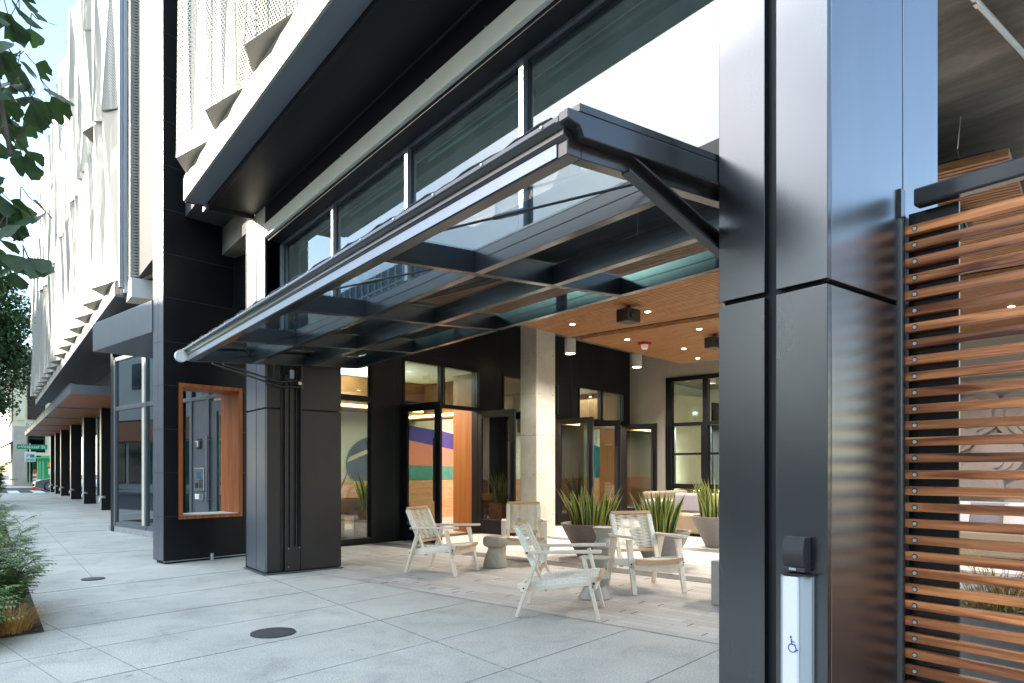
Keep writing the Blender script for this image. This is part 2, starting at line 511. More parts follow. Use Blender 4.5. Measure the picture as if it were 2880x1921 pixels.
ORG = {}
def build(name, mb, m, parent=None, smooth=False, bevel=0, flip=True, label=None):
    org = Vector((0, 0, 0))
    if parent is not None:
        org = ORG.get(parent.name, Vector((0, 0, 0)))
    me = bpy.data.meshes.new(name)
    me.from_pydata([tuple(p - org) for p in mb.v], [], mb.f)
    for k in (m if isinstance(m, (list, tuple)) else [m]):
        me.materials.append(k)
    if isinstance(m, (list, tuple)):
        me.polygons.foreach_set('material_index', mb.mi)
    if flip:
        b = bmesh.new(); b.from_mesh(me)
        bmesh.ops.recalc_face_normals(b, faces=b.faces)
        b.to_mesh(me); b.free()
    if smooth:
        me.polygons.foreach_set('use_smooth', [True] * len(me.polygons))
        me.set_sharp_from_angle(angle=R(35))
    me.update()
    o = bpy.data.objects.new(name, me)
    C.objects.link(o)
    if bevel:
        bv = o.modifiers.new('bevel', 'BEVEL')
        bv.width = bevel; bv.segments = 2; bv.limit_method = 'ANGLE'
    if parent is not None:
        o.parent = parent
        ORG[o.name] = org
    if label:
        o['label'] = label
    return o

def thing(name, label, cat, loc=(0, 0, 0), group=None, world=True):
    o = bpy.data.objects.new(name, None)
    C.objects.link(o)
    o.empty_display_size = .2
    o.location = loc
    ORG[o.name] = Vector(loc) if world else Vector((0, 0, 0))
    tag(o, label, cat, group)
    return o

def tag(o, label, cat, group=None):
    o['label'] = label; o['category'] = cat
    if group:
        o['group'] = group
    return o

def struct(name, mb, m, kind='structure', **kw):
    o = build(name, mb, m, **kw)
    o['kind'] = kind
    return o

def copy_tree(o, parent=None):
    c = o.copy(); C.objects.link(c)
    if parent is not None:
        c.parent = parent
    for ch in list(o.children):
        copy_tree(ch, c)
    return c

# ================================================================== SETTING
b = MB(); b.box(-160, 160, -60, 240, -.4, -.13)
struct('road', b, M['asphalt'])
b = MB(); b.box(-2.45, 40, -14, 47.6, -.3, 0)
struct('sidewalk', b, M['slab'])
b = MB(); b.box(-2.6, -2.455, -14, 47.75, -.3, .004); b.box(-2.45, 40, 47.605, 47.75, -.3, .004)
struct('kerb', b, M['kerb'])
b = MB(); b.box(-30, 60, 61.5, 110, -.3, 0); b.box(-60, -13, -30, 47, -.3, 0)
struct('pavement', b, M['slab'])
b = MB()
for k in range(9):
    b.box(-1.6 + k * 1.3 - .0, -1.0 + k * 1.3, 50.0, 58.5, -.129, -.125)
struct('crosswalk_marking', b, M['paint'])
# paved entrance court
b = MB()
b.add([P3(FB, s_, n_, .004) for s_, n_ in ((.96, -14), (13.0, -14), (13.0, .05), (.96, .05))], [(0, 1, 2, 3)])
struct('paver_floor', b, M['pavers'], flip=False)
b = MB()
b.box(3.46, 3.80, -11, -.02, .001, .008, FB)
b.box(6.25, 6.6, -11, -.02, .001, .008, FB)
b.box(9.2, 9.5, -11, -.02, .001, .008, FB)
struct('paver_band', b, M['paverdark'])
b = MB()
rj = random.Random(11)
for k in range(120):                                        # open head joints seen as short dark dashes
    row = rj.randrange(0, 30)
    s_ = .98 + .118 * row
    n_ = -8.2 + rj.random() * 7.8
    if 3.4 < s_ + .06 < 3.85:
        continue
    b.box(s_ + .006, s_ + .112, n_, n_ + .009, .003, .0055, FB)
struct('paver_joints', b, M['paverjoint'])
b = MB()
for n_ in (-1.3, -3.335, -5.04, -6.83, -7.66):
    b.box(-4.6, .955 if n_ < -2.3 else .6, n_ - .0028, n_ + .0028, .0005, .0035, FB)
for s_ in (-2.15, -2.57):
    b.box(s_ - .0028, s_ + .0028, -12, -3.3 if s_ < -2.4 else -.3, .0005, .0032, FB)
b.box(2.68, 2.695, -8, 8.5, .0005, .003)
for q in range(7):
    b.box(-2.4, 2.0, 12.4 + q * 4.6, 12.412 + q * 4.6, .0005, .0033)
b.box(1.0, 1.012, 9.5, 47, .0005, .003)
struct('sidewalk_joints', b, M['jointdark'])
b = MB()
for n_ in (-4.2, -5.93, -2.4):
    b.box(-4.6, .955, n_ - .004, n_ + .004, .0005, .003, FB)
struct('faint_sidewalk_joints', b, M['jointfaint'])
# planting beds in the sidewalk
def bed(name, pts):
    b = MB(); b.add([Vector((x, y, .006)) for x, y in pts], [tuple(range(len(pts)))])
    struct(name, b, M['soil'], flip=False)
c0 = P3(FB, -2.251, -3.37, 0); c1 = P3(FB, -4.4, -3.42, 0)
bed('planting_bed', [(c1.x, c1.y), (c0.x, c0.y), (.34, 10.8), (-1.9, 10.8)])
bed('planting_soil', [(-1.9, 14.2), (.33, 14.2), (.33, 19.5), (-1.9, 19.5)])

# street ironwork
def lid(x, y, r, label, name='manhole_cover'):
    t = thing(name, label, 'manhole cover', (x, y, 0))
    b = MB(); b.lathe([(r, .002), (r, .010), (r - .012, .011)], (x, y, 0), 40)
    ring = build('rim', b, M['iron'], t)
    b = MB(); b.lathe([(r - .018, .002), (r - .018, .0095)], (x, y, 0), 40)
    k = -r + .03
    while k < r - .02:
        h = math.sqrt(max(0, (r - .03) ** 2 - k * k))
        b.box(x + k, x + k + .010, y - h, y + h, .0095, .0125)
        k += .022
    build('lid', b, M['iron'], t)
lid(1.80, 5.47, .172, 'round dark grey ribbed manhole cover in the pale sidewalk before the canopy')
lid(.99, 9.48, .125, 'small worn utility lid in the sidewalk beyond the shrub bed', 'utility_cover')

# ================================================================== MAIN BUILDING, UPPER PART
bld = thing('apartment_building', 'modern block with white folded perforated screens above a dark glazed entrance', 'building', (2.2, 5, 0))
def P_(name, mb, m, par=bld, **kw):
    return build(name, mb, m, par, **kw)

b = MB(); b.box(2.2, 16, 1.38, 9.0, 4.86, 12.9); b.box(2.2, 16, 9.0, 41.4, 4.86, 12.9)
P_('upper_wall', b, M['backgrey'])
b = MB(); b.box(2.72, 22, 1.36, 15.0, 4.45, 4.84)
P_('floor_slab', b, M['slabceil'])
# deep dark soffit over the sidewalk, grey underside strip, white fascia
b = MB(); b.box(2.16, 2.69, 1.36, 8.92, 4.55, 4.8); b.box(2.12, 2.165, 1.36, 8.9, 4.50, 4.8)
P_('soffit', b, M['brownblack'], bevel=.004)
b = MB(); b.box(1.90, 2.115, 1.36, 8.975, 4.555, 4.62)
P_('soffit_strip', b, M['greysoffit'])
b = MB()
y = 8.98; k = 0
while y > 2.4:
    b.box(1.872, 1.897, y - 1.33, y - .012, 4.55, 4.82); y -= 1.33
P_('fascia', b, M['white'], bevel=.003)
b = MB(); b.box(2.115, 2.7, 8.925, 8.99, 4.50, 4.84); b.box(1.9, 2.12, 8.98, 9.0, 4.55, 4.83)
P_('soffit_end', b, M['charcoal'])
b = MB(); b.box(2.09, 2.125, 8.83, 8.97, 4.47, 4.62)
P_('edge_clip', b, M['alu'])
# dark return wall under the soffit, beige band, reveal, and clerestory
b = MB(); b.box(2.71, 2.9, 1.95, 8.53, 4.32, 4.55); b.box(2.735, 2.895, 1.95, 8.51, 4.125, 4.315)
P_('head_wall', b, M['brownblack'])
b = MB(); b.box(2.69, 2.732, 1.0, 8.53, 4.155, 4.318)
P_('beige_band', b, M['beige'], bevel=.003)
b = MB()
for k in range(9):
    b.box(2.685, 2.70, 2.2 + .8 * k, 2.21 + .8 * k, 4.318, 4.332)
P_('band_clip', b, M['alu'])
b = MB(); b.box(2.90, 2.945, 1.96, 8.525, 4.105, 4.135)
P_('clerestory_head', b, M['lightframe'])
b = MB(); b.box(2.88, 3.0, 1.96, 8.525, 2.80, 2.95)
P_('clerestory_sill', b, M['charcoal'])
b = MB(); b.box(2.72, 2.98, 8.53, 8.62, 2.8, 4.16)
P_('reveal', b, M['brownblack'])
ml = [8.50, 6.89, 5.28, 3.66, 2.03]
for yy in ml:
    b = MB(); b.box(2.885, 2.96, yy - .026, yy + .026, 2.95, 4.105)
    P_('mullion', b, M['lightframe'], bevel=.003)
for y1, y0 in zip(ml[:-1], ml[1:]):
    f = MB()
    for q in (y0 + .026, y1 - .05):
        f.box(2.925, 2.95, q, q + .024, 2.95, 4.105)
    f.box(2.925, 2.95, y0 + .05, y1 - .05, 4.08, 4.104)
    fo = P_('window', f, M['charcoal'])
    b = MB(); b.box(2.930, 2.942, y0 + .05, y1 - .05, 2.95, 4.08)
    P_('pane', b, M['glass_up'], fo)
    b = MB()                                                     # roller shade bracket and sprinkler behind the glass
    b.box(3.02, 3.10, y0 + .1, y1 - .1, 3.96, 4.06)
    P_('shade_box', b, M['charcoal'], fo)

# ---------------------------------------------------------------- folded perforated screens
def screen_panel(y0, y1, z0, z1, rng, xw=1.93, depth=.22, flip=False, parent=bld, cap=True, perf=.55, top_cap=False):
    """one folded sheet: straight wedge at one edge, zigzag folds at the other"""
    wdt = y1 - y0
    fr = [0, .17 + rng.random() * .06, .34 + rng.random() * .06, .50 + rng.random() * .06, .64, .80 + rng.random() * .05, 1.0]
    tip = 4
    wedge = [depth * (t / fr[tip]) if t <= fr[tip] else depth * (1 - t) / (1 - fr[tip]) for t in fr]
    zig = [0, .75, .15, .9, .22, .65, 0]
    zig = [v * depth * (.75 + .35 * rng.random()) for v in zig]
    bot, top = (wedge, zig) if not flip else (zig, wedge)
    fb = list(fr)
    ft = [min(1, max(0, t + (rng.random() - .5) * .07)) if 0 < k < 6 else t for k, t in enumerate(fr)]
    vb = [Vector((xw - d, y0 + t * wdt, z0)) for d, t in zip(bot, fb)]
    vt = [Vector((xw - d, y0 + t * wdt, z1)) for d, t in zip(top, ft)]
    mb = MB()
    for k in range(6):
        mb.m = 1 if (k in (0, 2, 4) or rng.random() < perf) else 0
        mb.add([vb[k], vb[k + 1], vt[k + 1], vt[k]], [(0, 1, 2), (0, 2, 3)])
    mb.m = 0
    if cap:
        n = len(vb)
        mb.add(vb + [Vector((xw, y0, z0)), Vector((xw, y1, z0))], [tuple(range(n - 1, -1, -1))])
    if top_cap:
        mb.add(vt, [tuple(range(len(vt)))])
    # thin returned edges along the fold lines
    mb.m = 0
    for k in (1, 2, 3, 4, 5):
        mb.bar(vb[k], vt[k], .008, .008)
    o = build('screen_panel', mb, [M['white'], M['perf']], parent, flip=False)
    return o
rg = random.Random(5)
yy = 8.97
pitches = [1.30, 1.30, 1.32, 1.32, 1.3, 1.02]
for k, p in enumerate(pitches):
    screen_panel(yy - p + .02, yy, 4.86, 8.15, rg, depth=.23)
    screen_panel(yy - p + .02, yy, 8.17, 11.5, rg, depth=.23, flip=True)
    yy -= p
b = MB(); b.box(1.905, 2.2, 6.84, 6.875, 4.86, 8.15); b.box(1.9, 1.93, 6.78, 6.90, 4.86, 8.15)
P_('green_fin', b, M['lime'])
b = MB(); b.box(1.885, 1.915, 1.4, 8.98, 4.835, 4.865)
P_('screen_rail', b, M['beige'])

# far wing: same screens, three tiers
b = MB()
y = 14.62
while y < 41.3:
    b.box(1.872, 1.897, y, min(y + 1.63, 41.4), 4.55, 4.82); y += 1.642
P_('fascia', b, M['white'], bevel=.003)
b = MB(); b.box(1.9, 2.3, 14.65, 41.38, 4.55, 4.6); b.box(2.3, 3.4, 14.65, 41.38, 4.66, 4.85)
P_('soffit', b, M['greymetal'])
b = MB(); b.box(1.93, 1.99, 14.50, 14.62, 4.7, 12.8); b.box(2.0, 2.06, 14.46, 14.62, 4.6, 12.8)
P_('edge_channel', b, M['lightframe'], bevel=.004)
b = MB(); b.box(2.07, 2.2, 14.2, 14.6, 4.6, 12.8)
P_('mesh_return', b, M['perf'])
b = MB(); b.box(2.06, 2.5, 14.05, 14.62, 4.45, 4.8)
P_('edge_bracket', b, M['offwhite'], bevel=.004)
pit = 1.64
for tier, (z0, z1) in enumerate(((4.86, 8.05), (8.08, 10.65), (10.68, 12.9))):
    for k in range(16):
        y0 = 14.64 + k * pit
        dz = (.5 if (k + tier) % 5 == 2 else 0) * (tier > 0)
        zt = z1 + (.35 * rg.random() if tier == 2 else 0)
        screen_panel(y0, y0 + pit - .03, z0 + dz, zt, rg, depth=.33, flip=(k + tier) % 2 == 1 and tier > 0, perf=.5, top_cap=True)
b = MB(); b.box(2.0, 2.2, 14.6, 41.4, 12.9, 13.0)
P_('parapet', b, M['white'])
# white flat infill wall turned to the inner grid
b = MB()
ns = [.36, 1.85, 3.25, 4.75]
for n0, n1 in zip(ns[:-1], ns[1:]):
    for z0, z1 in ((4.83, 6.9), (6.91, 9.0), (9.01, 12.8)):
        b.box(1.09, 1.15, n0 + .006, n1 - .006, z0, z1, FB)
P_('infill_panel', b, M['white'])
b = MB(); b.box(1.15, 2.2, .36, 4.75, 4.84, 4.95, FB); b.box(1.6, 1.66, .34, 4.6, 3.3, 4.86, FB)
P_('recess_wall', b, M['tan'])
# dark box fascia above the shop glass
b = MB(); b.box(-.03, 1.45, .345, 2.75, 3.24, 3.69, FB)
P_('box_fascia', b, M['greymetal'], bevel=.006)

# ---------------------------------------------------------------- shop front behind the blade
shop = thing('shopfront', 'dark framed shopfront glazing with an entrance door behind the black blade wall', 'shopfront', tuple(P3(FB, 1.4, 3, 0)))
sF = (P3(FB, 1.4, 0, 0).xy, WB, UB)          # a = depth behind the glass line, b = along the street
def SP(name, mb, m, par=shop, **kw):
    return build(name, mb, m, par, **kw)
b = MB(); b.box(-.02, .12, 3.6, 6.35, 0, .12, sF); b.box(-.02, .12, .34, 2.7, 0, .04, sF)
SP('plinth', b, M['planterconc'])
b = MB()
for n_ in (3.74, 4.36, 6.0):
    b.box(-.03, .07, n_ - .04, n_ + .04, .12, 3.62, sF)
for z_ in (.12, 2.54, 3.58):
    b.box(-.02, .06, 3.75, 6.0, z_, z_ + .085, sF)
SP('window_frame', b, M['greymetal'], bevel=.004)
for n0, n1 in ((3.78, 4.32), (4.40, 5.96)):
    for z0, z1 in ((.21, 2.54), (2.63, 3.58)):
        b = MB(); b.box(.01, .02, n0, n1, z0, z1, sF)
        SP('pane', b, M['glass_shop'])
for q in ((-.03, .07, 6.04, 6.2, 0, 3.7), (0, 4, 6.2, 6.3, 0, 4.5), (-.03, .5, 2.7, 3.70, 0, 3.6)):
    b = MB(); b.box(*q, sF)
    SP('side_panel', b, M['black'])
b = MB()
b.box(-.03, .06, 2.30, 2.385, 0, 3.24, sF); b.box(-.03, .06, 1.64, 1.72, 0, 3.24, sF)
b.box(-.03, .06, .34, 2.7, 2.50, 2.565, sF)
SP('window_frame', b, M['greymetal'], bevel=.004)
b = MB(); b.box(-.005, .03, 1.72, 2.30, 0, 2.5, sF)
SP('metal_panel', b, M['greymetal'])
b = MB(); b.box(.01, .02, 2.385, 2.7, .05, 2.5, sF); b.box(.01, .02, .34, 2.7, 2.57, 3.24, sF)
SP('pane', b, M['glass_shop'])
dr = MB()
dr.box(0, .05, 1.42, 1.64, .01, 2.46, sF); dr.box(0, .05, .5, .66, .01, 2.46, sF)
dr.box(0, .05, .66, 1.42, 2.28, 2.46, sF); dr.box(0, .05, .66, 1.42, .01, .3, sF)
dr = SP('door', dr, M['greymetal'], bevel=.004)
b = MB(); b.box(.02, .03, .66, 1.42, .3, 2.28, sF)
SP('pane', b, M['glass_shop'], dr)
b = MB(); b.box(-.09, -.06, 1.585, 1.625, .74, 1.88, sF); b.box(-.065, 0, 1.595, 1.615, .80, .82, sF); b.box(-.065, 0, 1.595, 1.615, 1.80, 1.82, sF)
SP('handle', b, M['lightframe'], dr)
# things fixed on that metal panel
t = thing('intercom', 'silver entry intercom with small blue screen behind the wood framed opening', 'intercom', tuple(P3(sF, 0, 2.02, 1.14)))
b = MB(); b.box(-.03, -.006, 1.835, 2.205, .94, 1.335, sF); build('plate', b, M['alu'], t, bevel=.006)
b = MB(); b.box(-.034, -.03, 1.95, 2.08, 1.14, 1.26, sF); build('screen', b, M['screen'], t)
b = MB(); b.box(-.045, -.03, 2.06, 2.13, .99, 1.08, sF)
for i in range(4):
    for j in range(3):
        b.box(-.038, -.03, 1.87 + .045 * j, 1.895 + .045 * j, 1.0 + .035 * i, 1.022 + .035 * i, sF)
build('keypad', b, M['plblack'], t)
t = thing('door_camera', 'small chrome camera on a dark plate above the intercom', 'camera', tuple(P3(sF, 0, 2.03, 1.75)))
b = MB(); b.box(-.016, -.006, 1.94, 2.12, 1.66, 1.84, sF); build('plate', b, M['charcoal'], t)
b = MB(); b.box(-.07, -.016, 1.98, 2.08, 1.69, 1.80, sF); build('body', b, M['alu'], t, bevel=.01)
o = build('wall_switch', MB().box(-.02, -.006, 2.03, 2.19, .795, .885, sF), M['plwhite'], bevel=.003)
tag(o, 'square white push plate under the intercom', 'switch')
o = build('card_reader', MB().box(-.035, -.006, 1.86, 1.99, .78, .89, sF), M['alu'], bevel=.004)
tag(o, 'small silver card reader right of the white push plate', 'card reader')

# ---------------------------------------------------------------- far ground floor: fins, glass, awnings
for k, y in enumerate((25.6, 30.7, 35.8, 41.0, 44.6, 48.2)):
    x0 = 2.90 + .0 * k
    t = thing('facade_fin', '%s dark metal fin standing along the ground floor glazing' % ('nearest', 'second', 'third', 'fourth', 'fifth', 'farthest')[k], 'column', (x0, y, 0), 'dark fins along the far shopfronts')
    b = MB(); b.box(x0 + .012, x0 + .40, y, y + .34, 0, 3.4); build('fin', b, M['black'], t, bevel=.006)
    b = MB(); b.box(x0 - .004, x0 + .010, y - .005, y + .345, .02, 3.4); build('edge_plate', b, M['lightframe'], t)
    b = MB(); b.tube([(x0 + .1, y - .01, .42), (x0 + .02, y - .12, .43), (x0 - .06, y - .26, .38), (x0 - .09, y - .34, .29)], [.035, .035, .03, .025], 8)
    build('spout', b, M['beige'], t, smooth=True)
b = MB()
b.box(3.32, 3.40, 17.2, 49.2, 3.3, 4.7)
fw = thing('far_shopfront', 'long row of dark framed shop windows under the timber awnings', 'shopfront', (3.3, 32, 0))
SPF = lambda n, m_, mm, **k: build(n, m_, mm, fw, **k)
SPF('transom_panel', b, M['pillar2'])
b = MB(); b.box(3.3, 3.5, 17.2, 49.2, 0, .32)
SPF('plinth', b, M['planterconc'])
y = 17.2
while y < 49:
    b = MB(); b.box(3.30, 3.38, y, y + .09, .32, 3.3)
    SPF('mullion', b, M['charcoal'])
    b = MB(); b.box(3.335, 3.345, y + .09, y + 2.55, .32, 3.3)
    SPF('pane', b, M['glass_shop'])
    y += 2.55
b = MB(); b.box(3.3, 9, 17.1, 17.2, 0, 4.6)
SPF('end_wall', b, M['black'])
b = MB(); b.box(7, 7.1, 17.2, 49, 0, 4); b.box(3.5, 7, 17.2, 49, -.1, .01); 
SPF('interior_wall', b, M['wallbeige'])
pl = [21.1, 26.4, 31.7, 37.1, 42.5, 46.6, 49.4]
for k in range(6):
    y0, y1 = pl[k], pl[k + 1]
    t = thing('timber_awning', '%s flat awning with timber soffit and grey steel edge' % ('nearest', 'second', 'third', 'fourth', 'fifth', 'farthest')[k], 'awning', (2.4, y0, 3.3), 'timber awnings along the far shopfronts')
    b = MB(); b.box(1.70, 1.74, y0, y1 - .25, 3.30, 3.54); b.box(1.74, 3.3, y0, y0 + .03, 3.30, 3.54); b.box(1.68, 1.76, y0, y1 - .25, 3.54, 3.555); b.box(1.74, 3.3, y1 - .28, y1 - .25, 3.3, 3.54)
    build('steel_edge', b, M['greymetal'], t)
    b = MB()
    x = 1.76
    while x < 3.26:
        b.box(x, x + .075, y0 + .035, y1 - .29, 3.315, 3.35); x += .083
    build('soffit_boards', b, M['cedar'], t)
    b = MB(); b.box(1.75, 3.3, y0 + .03, y1 - .28, 3.36, 3.5)
    build('deck', b, M['charcoal'], t)

# ---------------------------------------------------------------- clad pillars
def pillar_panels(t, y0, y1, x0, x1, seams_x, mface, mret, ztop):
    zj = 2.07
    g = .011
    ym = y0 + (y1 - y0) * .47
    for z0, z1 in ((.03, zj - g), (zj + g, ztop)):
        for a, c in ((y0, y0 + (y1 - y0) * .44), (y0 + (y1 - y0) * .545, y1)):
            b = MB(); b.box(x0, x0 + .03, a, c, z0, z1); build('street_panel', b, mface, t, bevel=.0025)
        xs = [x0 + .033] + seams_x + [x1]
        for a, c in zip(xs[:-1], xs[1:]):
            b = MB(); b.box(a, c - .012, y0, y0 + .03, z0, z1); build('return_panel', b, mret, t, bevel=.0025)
    b = MB(); b.box(x0 + .035, x1 - .02, y0 + .04, y1 - .01, 0, ztop)
    build('core', b, M['rubber'], t)
    b = MB(); b.box(x1 - .012, x1, y0 + .032, y1, .03, ztop); b.box(x0 + .03, x1 - .012, y1 - .012, y1, .03, ztop)
    build('back_panel', b, mret, t)

p1 = thing('clad_pillar', 'large metal clad pillar in the foreground carrying the push plate', 'pillar', (3.2, 1.7, 0), 'metal clad pillars')
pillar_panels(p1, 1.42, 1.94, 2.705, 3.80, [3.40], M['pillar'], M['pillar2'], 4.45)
for z_ in (.35, .95, 1.55, 1.98, 2.16, 2.75, 3.3):
    b = MB(); b.lathe([(.005, 0), (.004, .004)], (0, 0, 0), 8)
    b.v = [Vector((2.722 + v.x, 1.654 - v.z, z_ + v.y)) for v in b.v]
    build('rivet', b, M['alu'], p1)
p2 = thing('clad_pillar', 'dark metal clad pillar with a lift track at the far end of the canopy', 'pillar', (3.2, 8.9, 0), 'metal clad pillars')
# far pillar: open slot for the canopy's counterweight track
x0, y0 = 2.705, 8.53
for z0, z1 in ((.035, 2.055), (2.075, 4.15), ):
    for a, c in ((8.53, 8.86), (8.885, 9.3)):
        b = MB(); b.box(x0, x0 + .03, a, c, z0, z1); build('street_panel', b, M['greymetal'], p2, bevel=.002)
    for a, c in ((2.738, 2.895), (3.17, 3.70)):
        b = MB(); b.box(a, c, y0, y0 + .03, z0, z1); build('return_panel', b, M['charcoal'], p2, bevel=.002)
for a, c in ((8.53, 8.86), (8.885, 9.3)):
    b = MB(); b.box(x0, x0 + .03, a, c, 4.155, 4.55); build('top_panel', b, M['beige'], p2, bevel=.002)
b = MB(); b.box(2.74, 3.69, 8.57, 9.28, 0, 4.5); b.box(2.70, 3.70, 9.281, 9.3, 0, 4.5)
build('core', b, M['rubber'], p2)
b = MB(); b.box(2.67, 3.72, 8.495, 9.31, .008, .02)
build('base_plate', b, M['greymetal'], p2)
b = MB(); b.box(2.897, 2.91, 8.52, 8.57, .03, 2.5); b.box(2.955, 3.0, 8.535, 8.57, .03, 2.5); b.box(3.02, 3.07, 8.54, 8.57, .03, 2.5); b.box(3.15, 3.165, 8.515, 8.57, .03, 2.5); b.box(2.955, 3.15, 8.532, 8.545, .03, .33)
build('track', b, M['charcoal'], p2, bevel=.002)
b = MB(); b.tube([(2.93, 8.55, .05), (2.93, 8.55, 2.6)], .012, 6); b.tube([(3.11, 8.55, .34), (3.11, 8.55, 2.6)], .010, 6)
build('cable', b, M['steel'], p2)
b = MB(); b.box(3.01, 3.06, 8.50, 8.54, 2.45, 2.56)
build('guide_shoe', b, M['plgrey'], p2)
for x, z in ((3.0, .31), (3.14, .315), (3.0, .08)):
    b = MB(); b.lathe([(.008, 0), (.008, .006)], (0, 0, 0), 8)
    b.v = [Vector((x + v.x, 8.532 - v.z, z + v.y)) for v in b.v]
    build('bolt', b, M['alu'], p2)

# ================================================================== GLASS CANOPY (tilted up glazed door)
cn = thing('glass_canopy', 'black steel and glass canopy tilted up over the entrance between two pillars', 'canopy', (2.8, 5.2, 2.6))
zc = lambda x: 2.545 + .048 * (x - 1.81)
YN, YF = 2.0, 8.46
b = MB()
prof = [(1.81, 2.545), (1.81, 2.605), (1.790, 2.616), (1.790, 2.645), (1.763, 2.656), (1.763, 2.684), (1.80, 2.697), (1.93, 2.70), (1.885, 2.69), (1.885, 2.545)]
b.extrude([(x, YN, z) for x, z in prof], (0, YF - YN, 0))
fb_ = build('front_beam', b, M['steel'], cn, bevel=.004)
b = MB(); b.bar((1.8065, YN + .06, 2.578), (1.8065, YF, 2.578), .005, .052, up=(0, 0, 1)); build('front_face_plate', b, M['lightframe'], fb_)
b = MB(); b.tube([(1.760, YN + .02, 2.660), (1.760, YF, 2.660)], .004, 6); build('rubber_seal', b, M['greymetal'], fb_)
b = MB()
k = YN + .1
while k < YF:
    b = MB(); b.lathe([(.008, 0), (.006, .006)], (0, 0, 0), 8)
    b.v = [Vector((1.762 - v.z, k + v.x, 2.673 + v.y)) for v in b.v]
    build('bolt', b, M['alu'], fb_)
    k += .42
# wavy weather strip above the lip
b = MB()
pts = [(1.772, YN + .05 + i * .08, 2.688 + .006 * math.sin(i * 1.1) + .004 * math.sin(i * 2.7)) for i in range(80)]
b.tube(pts, .009, 6); build('weather_strip', b, M['rubber'], fb_, smooth=True)
for y0 in (YN - .055, YF):
    b = MB()
    pr = [(1.763, 2.653), (1.763, 2.692), (3.92, 2.80), (3.92, zc(3.92) + .045), (1.85, zc(1.85) + .055), (1.83, 2.640)]
    b.extrude([(x, y0, z) for x, z in pr], (0, .055, 0))
    build('end_beam', b, M['steel'], cn, bevel=.004)
    b = MB()
    pr = [(1.83, 2.699), (1.83, 2.732), (3.92, 2.84), (3.92, 2.804)]
    b.extrude([(x, y0 + .004, z) for x, z in pr], (0, .14 if y0 < 5 else -.14, 0))
    build('cap_flashing', b, M['steel'], cn, bevel=.003)
    b = MB(); b.extrude([(x, y0 + (.055 if y0 < 5 else -.06), z) for x, z in ((1.886, 2.545), (3.90, zc(3.9)), (3.9, zc(3.9) + .145), (1.886, 2.69))], (0, .06, 0))
    build('end_tube', b, M['steel'], cn, bevel=.004)
rows = [1.885, 2.505, 3.175, 3.855]
colsY = [YN + .115, 3.66, 5.28, 6.89, YF - .06]
for yy in colsY[1:4]:
    b = MB(); b.extrude([(x, yy, z) for x, z in ((1.886, zc(1.886)), (3.9, zc(3.9)), (3.9, zc(3.9) + .145), (1.886, zc(1.886) + .145))], (0, .06, 0))
    build('cross_beam', b, M['steel'], cn, bevel=.005)
for x in rows[1:]:
    b = MB()
    for ya, yb in zip(colsY[:-1], colsY[1:]):
        b.box(x, x + .06, ya + (.062 if ya > 2.5 else 0), yb - .002, zc(x) + .002, zc(x) + .140)
        b.box(x - .004, x, ya + (.062 if ya > 2.5 else 0), yb - .002, zc(x) + .075, zc(x) + .083)
    build('long_beam', b, M['steel'], cn, bevel=.005)
for ya, yb in zip(colsY[:-1], colsY[1:]):
    for xa, xb in zip(rows[:-1], rows[1:]):
        b = MB()
        x0_, x1_ = xa + .006, xb + .05
        y0_, y1_ = ya + .01, yb + .05
        vs = [(x, y, zc(x) + .148 + h) for h in (0, .012) for x, y in ((x0_, y0_), (x1_, y0_), (x1_, y1_), (x0_, y1_))]
        b.add(vs, [(0, 3, 2, 1), (4, 5, 6, 7), (0, 1, 5, 4), (1, 2, 6, 5), (2, 3, 7, 6), (3, 0, 4, 7)])
        build('glass_pane', b, M['glass_can'], cn)
for (xa, ya), (xb, yb) in (((1.90, 3.64), (2.49, 2.13)), ((1.90, 5.26), (2.49, 3.75)), ((1.90, 5.37), (2.49, 6.87)), ((1.90, 6.98), (2.49, 8.38))):
    a = Vector((xa, ya, zc(xa) + .10)); c = Vector((xb, yb, zc(xb) + .09))
    b = MB(); b.tube([a, c], .007, 6); r_ = build('tie_rod', b, M['rubber'], cn)
    b = MB(); mid = (a + c) / 2; d = (c - a).normalized()
    b.tube([mid - d * .11, mid - d * .09, mid + d * .09, mid + d * .11], [.008, .014, .014, .008], 6); build('turnbuckle', b, M['charcoal'], r_)
for sy in (2.02,):
    b = MB()
    for dz in (0, -.072):
        b.bar((2.125, sy - .035, 2.625 + dz), (3.05, sy - .035, 2.315 + dz), .05, .012, up=(0, 0, 1))
    b.bar((2.125, sy - .015, 2.60), (3.05, sy - .015, 2.27), .008, .068, up=(0, 0, 1))
    build('strut', b, M['steel'], cn, bevel=.002)
b = MB()
for dz in (0, -.085):
    pts = [(2.07 + (0 if dz else .12), 8.43, 2.545), (2.69, 8.43, 2.425 + dz * .6), (2.86, 8.43, 2.392 + dz * .7), (3.13, 8.43, 2.43 + dz)]
    b.tube(pts, .013, 8)
b.bar((3.13, 8.43, 2.32), (3.13, 8.43, 2.60), .02, .02, up=(1, 0, 0)); b.bar((2.78, 8.43, 2.42), (2.78, 8.43, 2.6), .02, .02, up=(1, 0, 0))
build('strut', b, M['steel'], cn, smooth=True)
b = MB(); b.tube([(3.10, 8.40, 2.386), (3.10, 8.45, 2.386)], .022, 12); build('pivot_bolt', b, M['alu'], cn)
b = MB(); b.tube([(1.745, 8.42, 2.60), (1.745, 8.50, 2.60), (1.745, 8.515, 2.60)], [.068, .068, .05], 20); build('gutter_cap', b, M['plwhite'], cn, smooth=True)

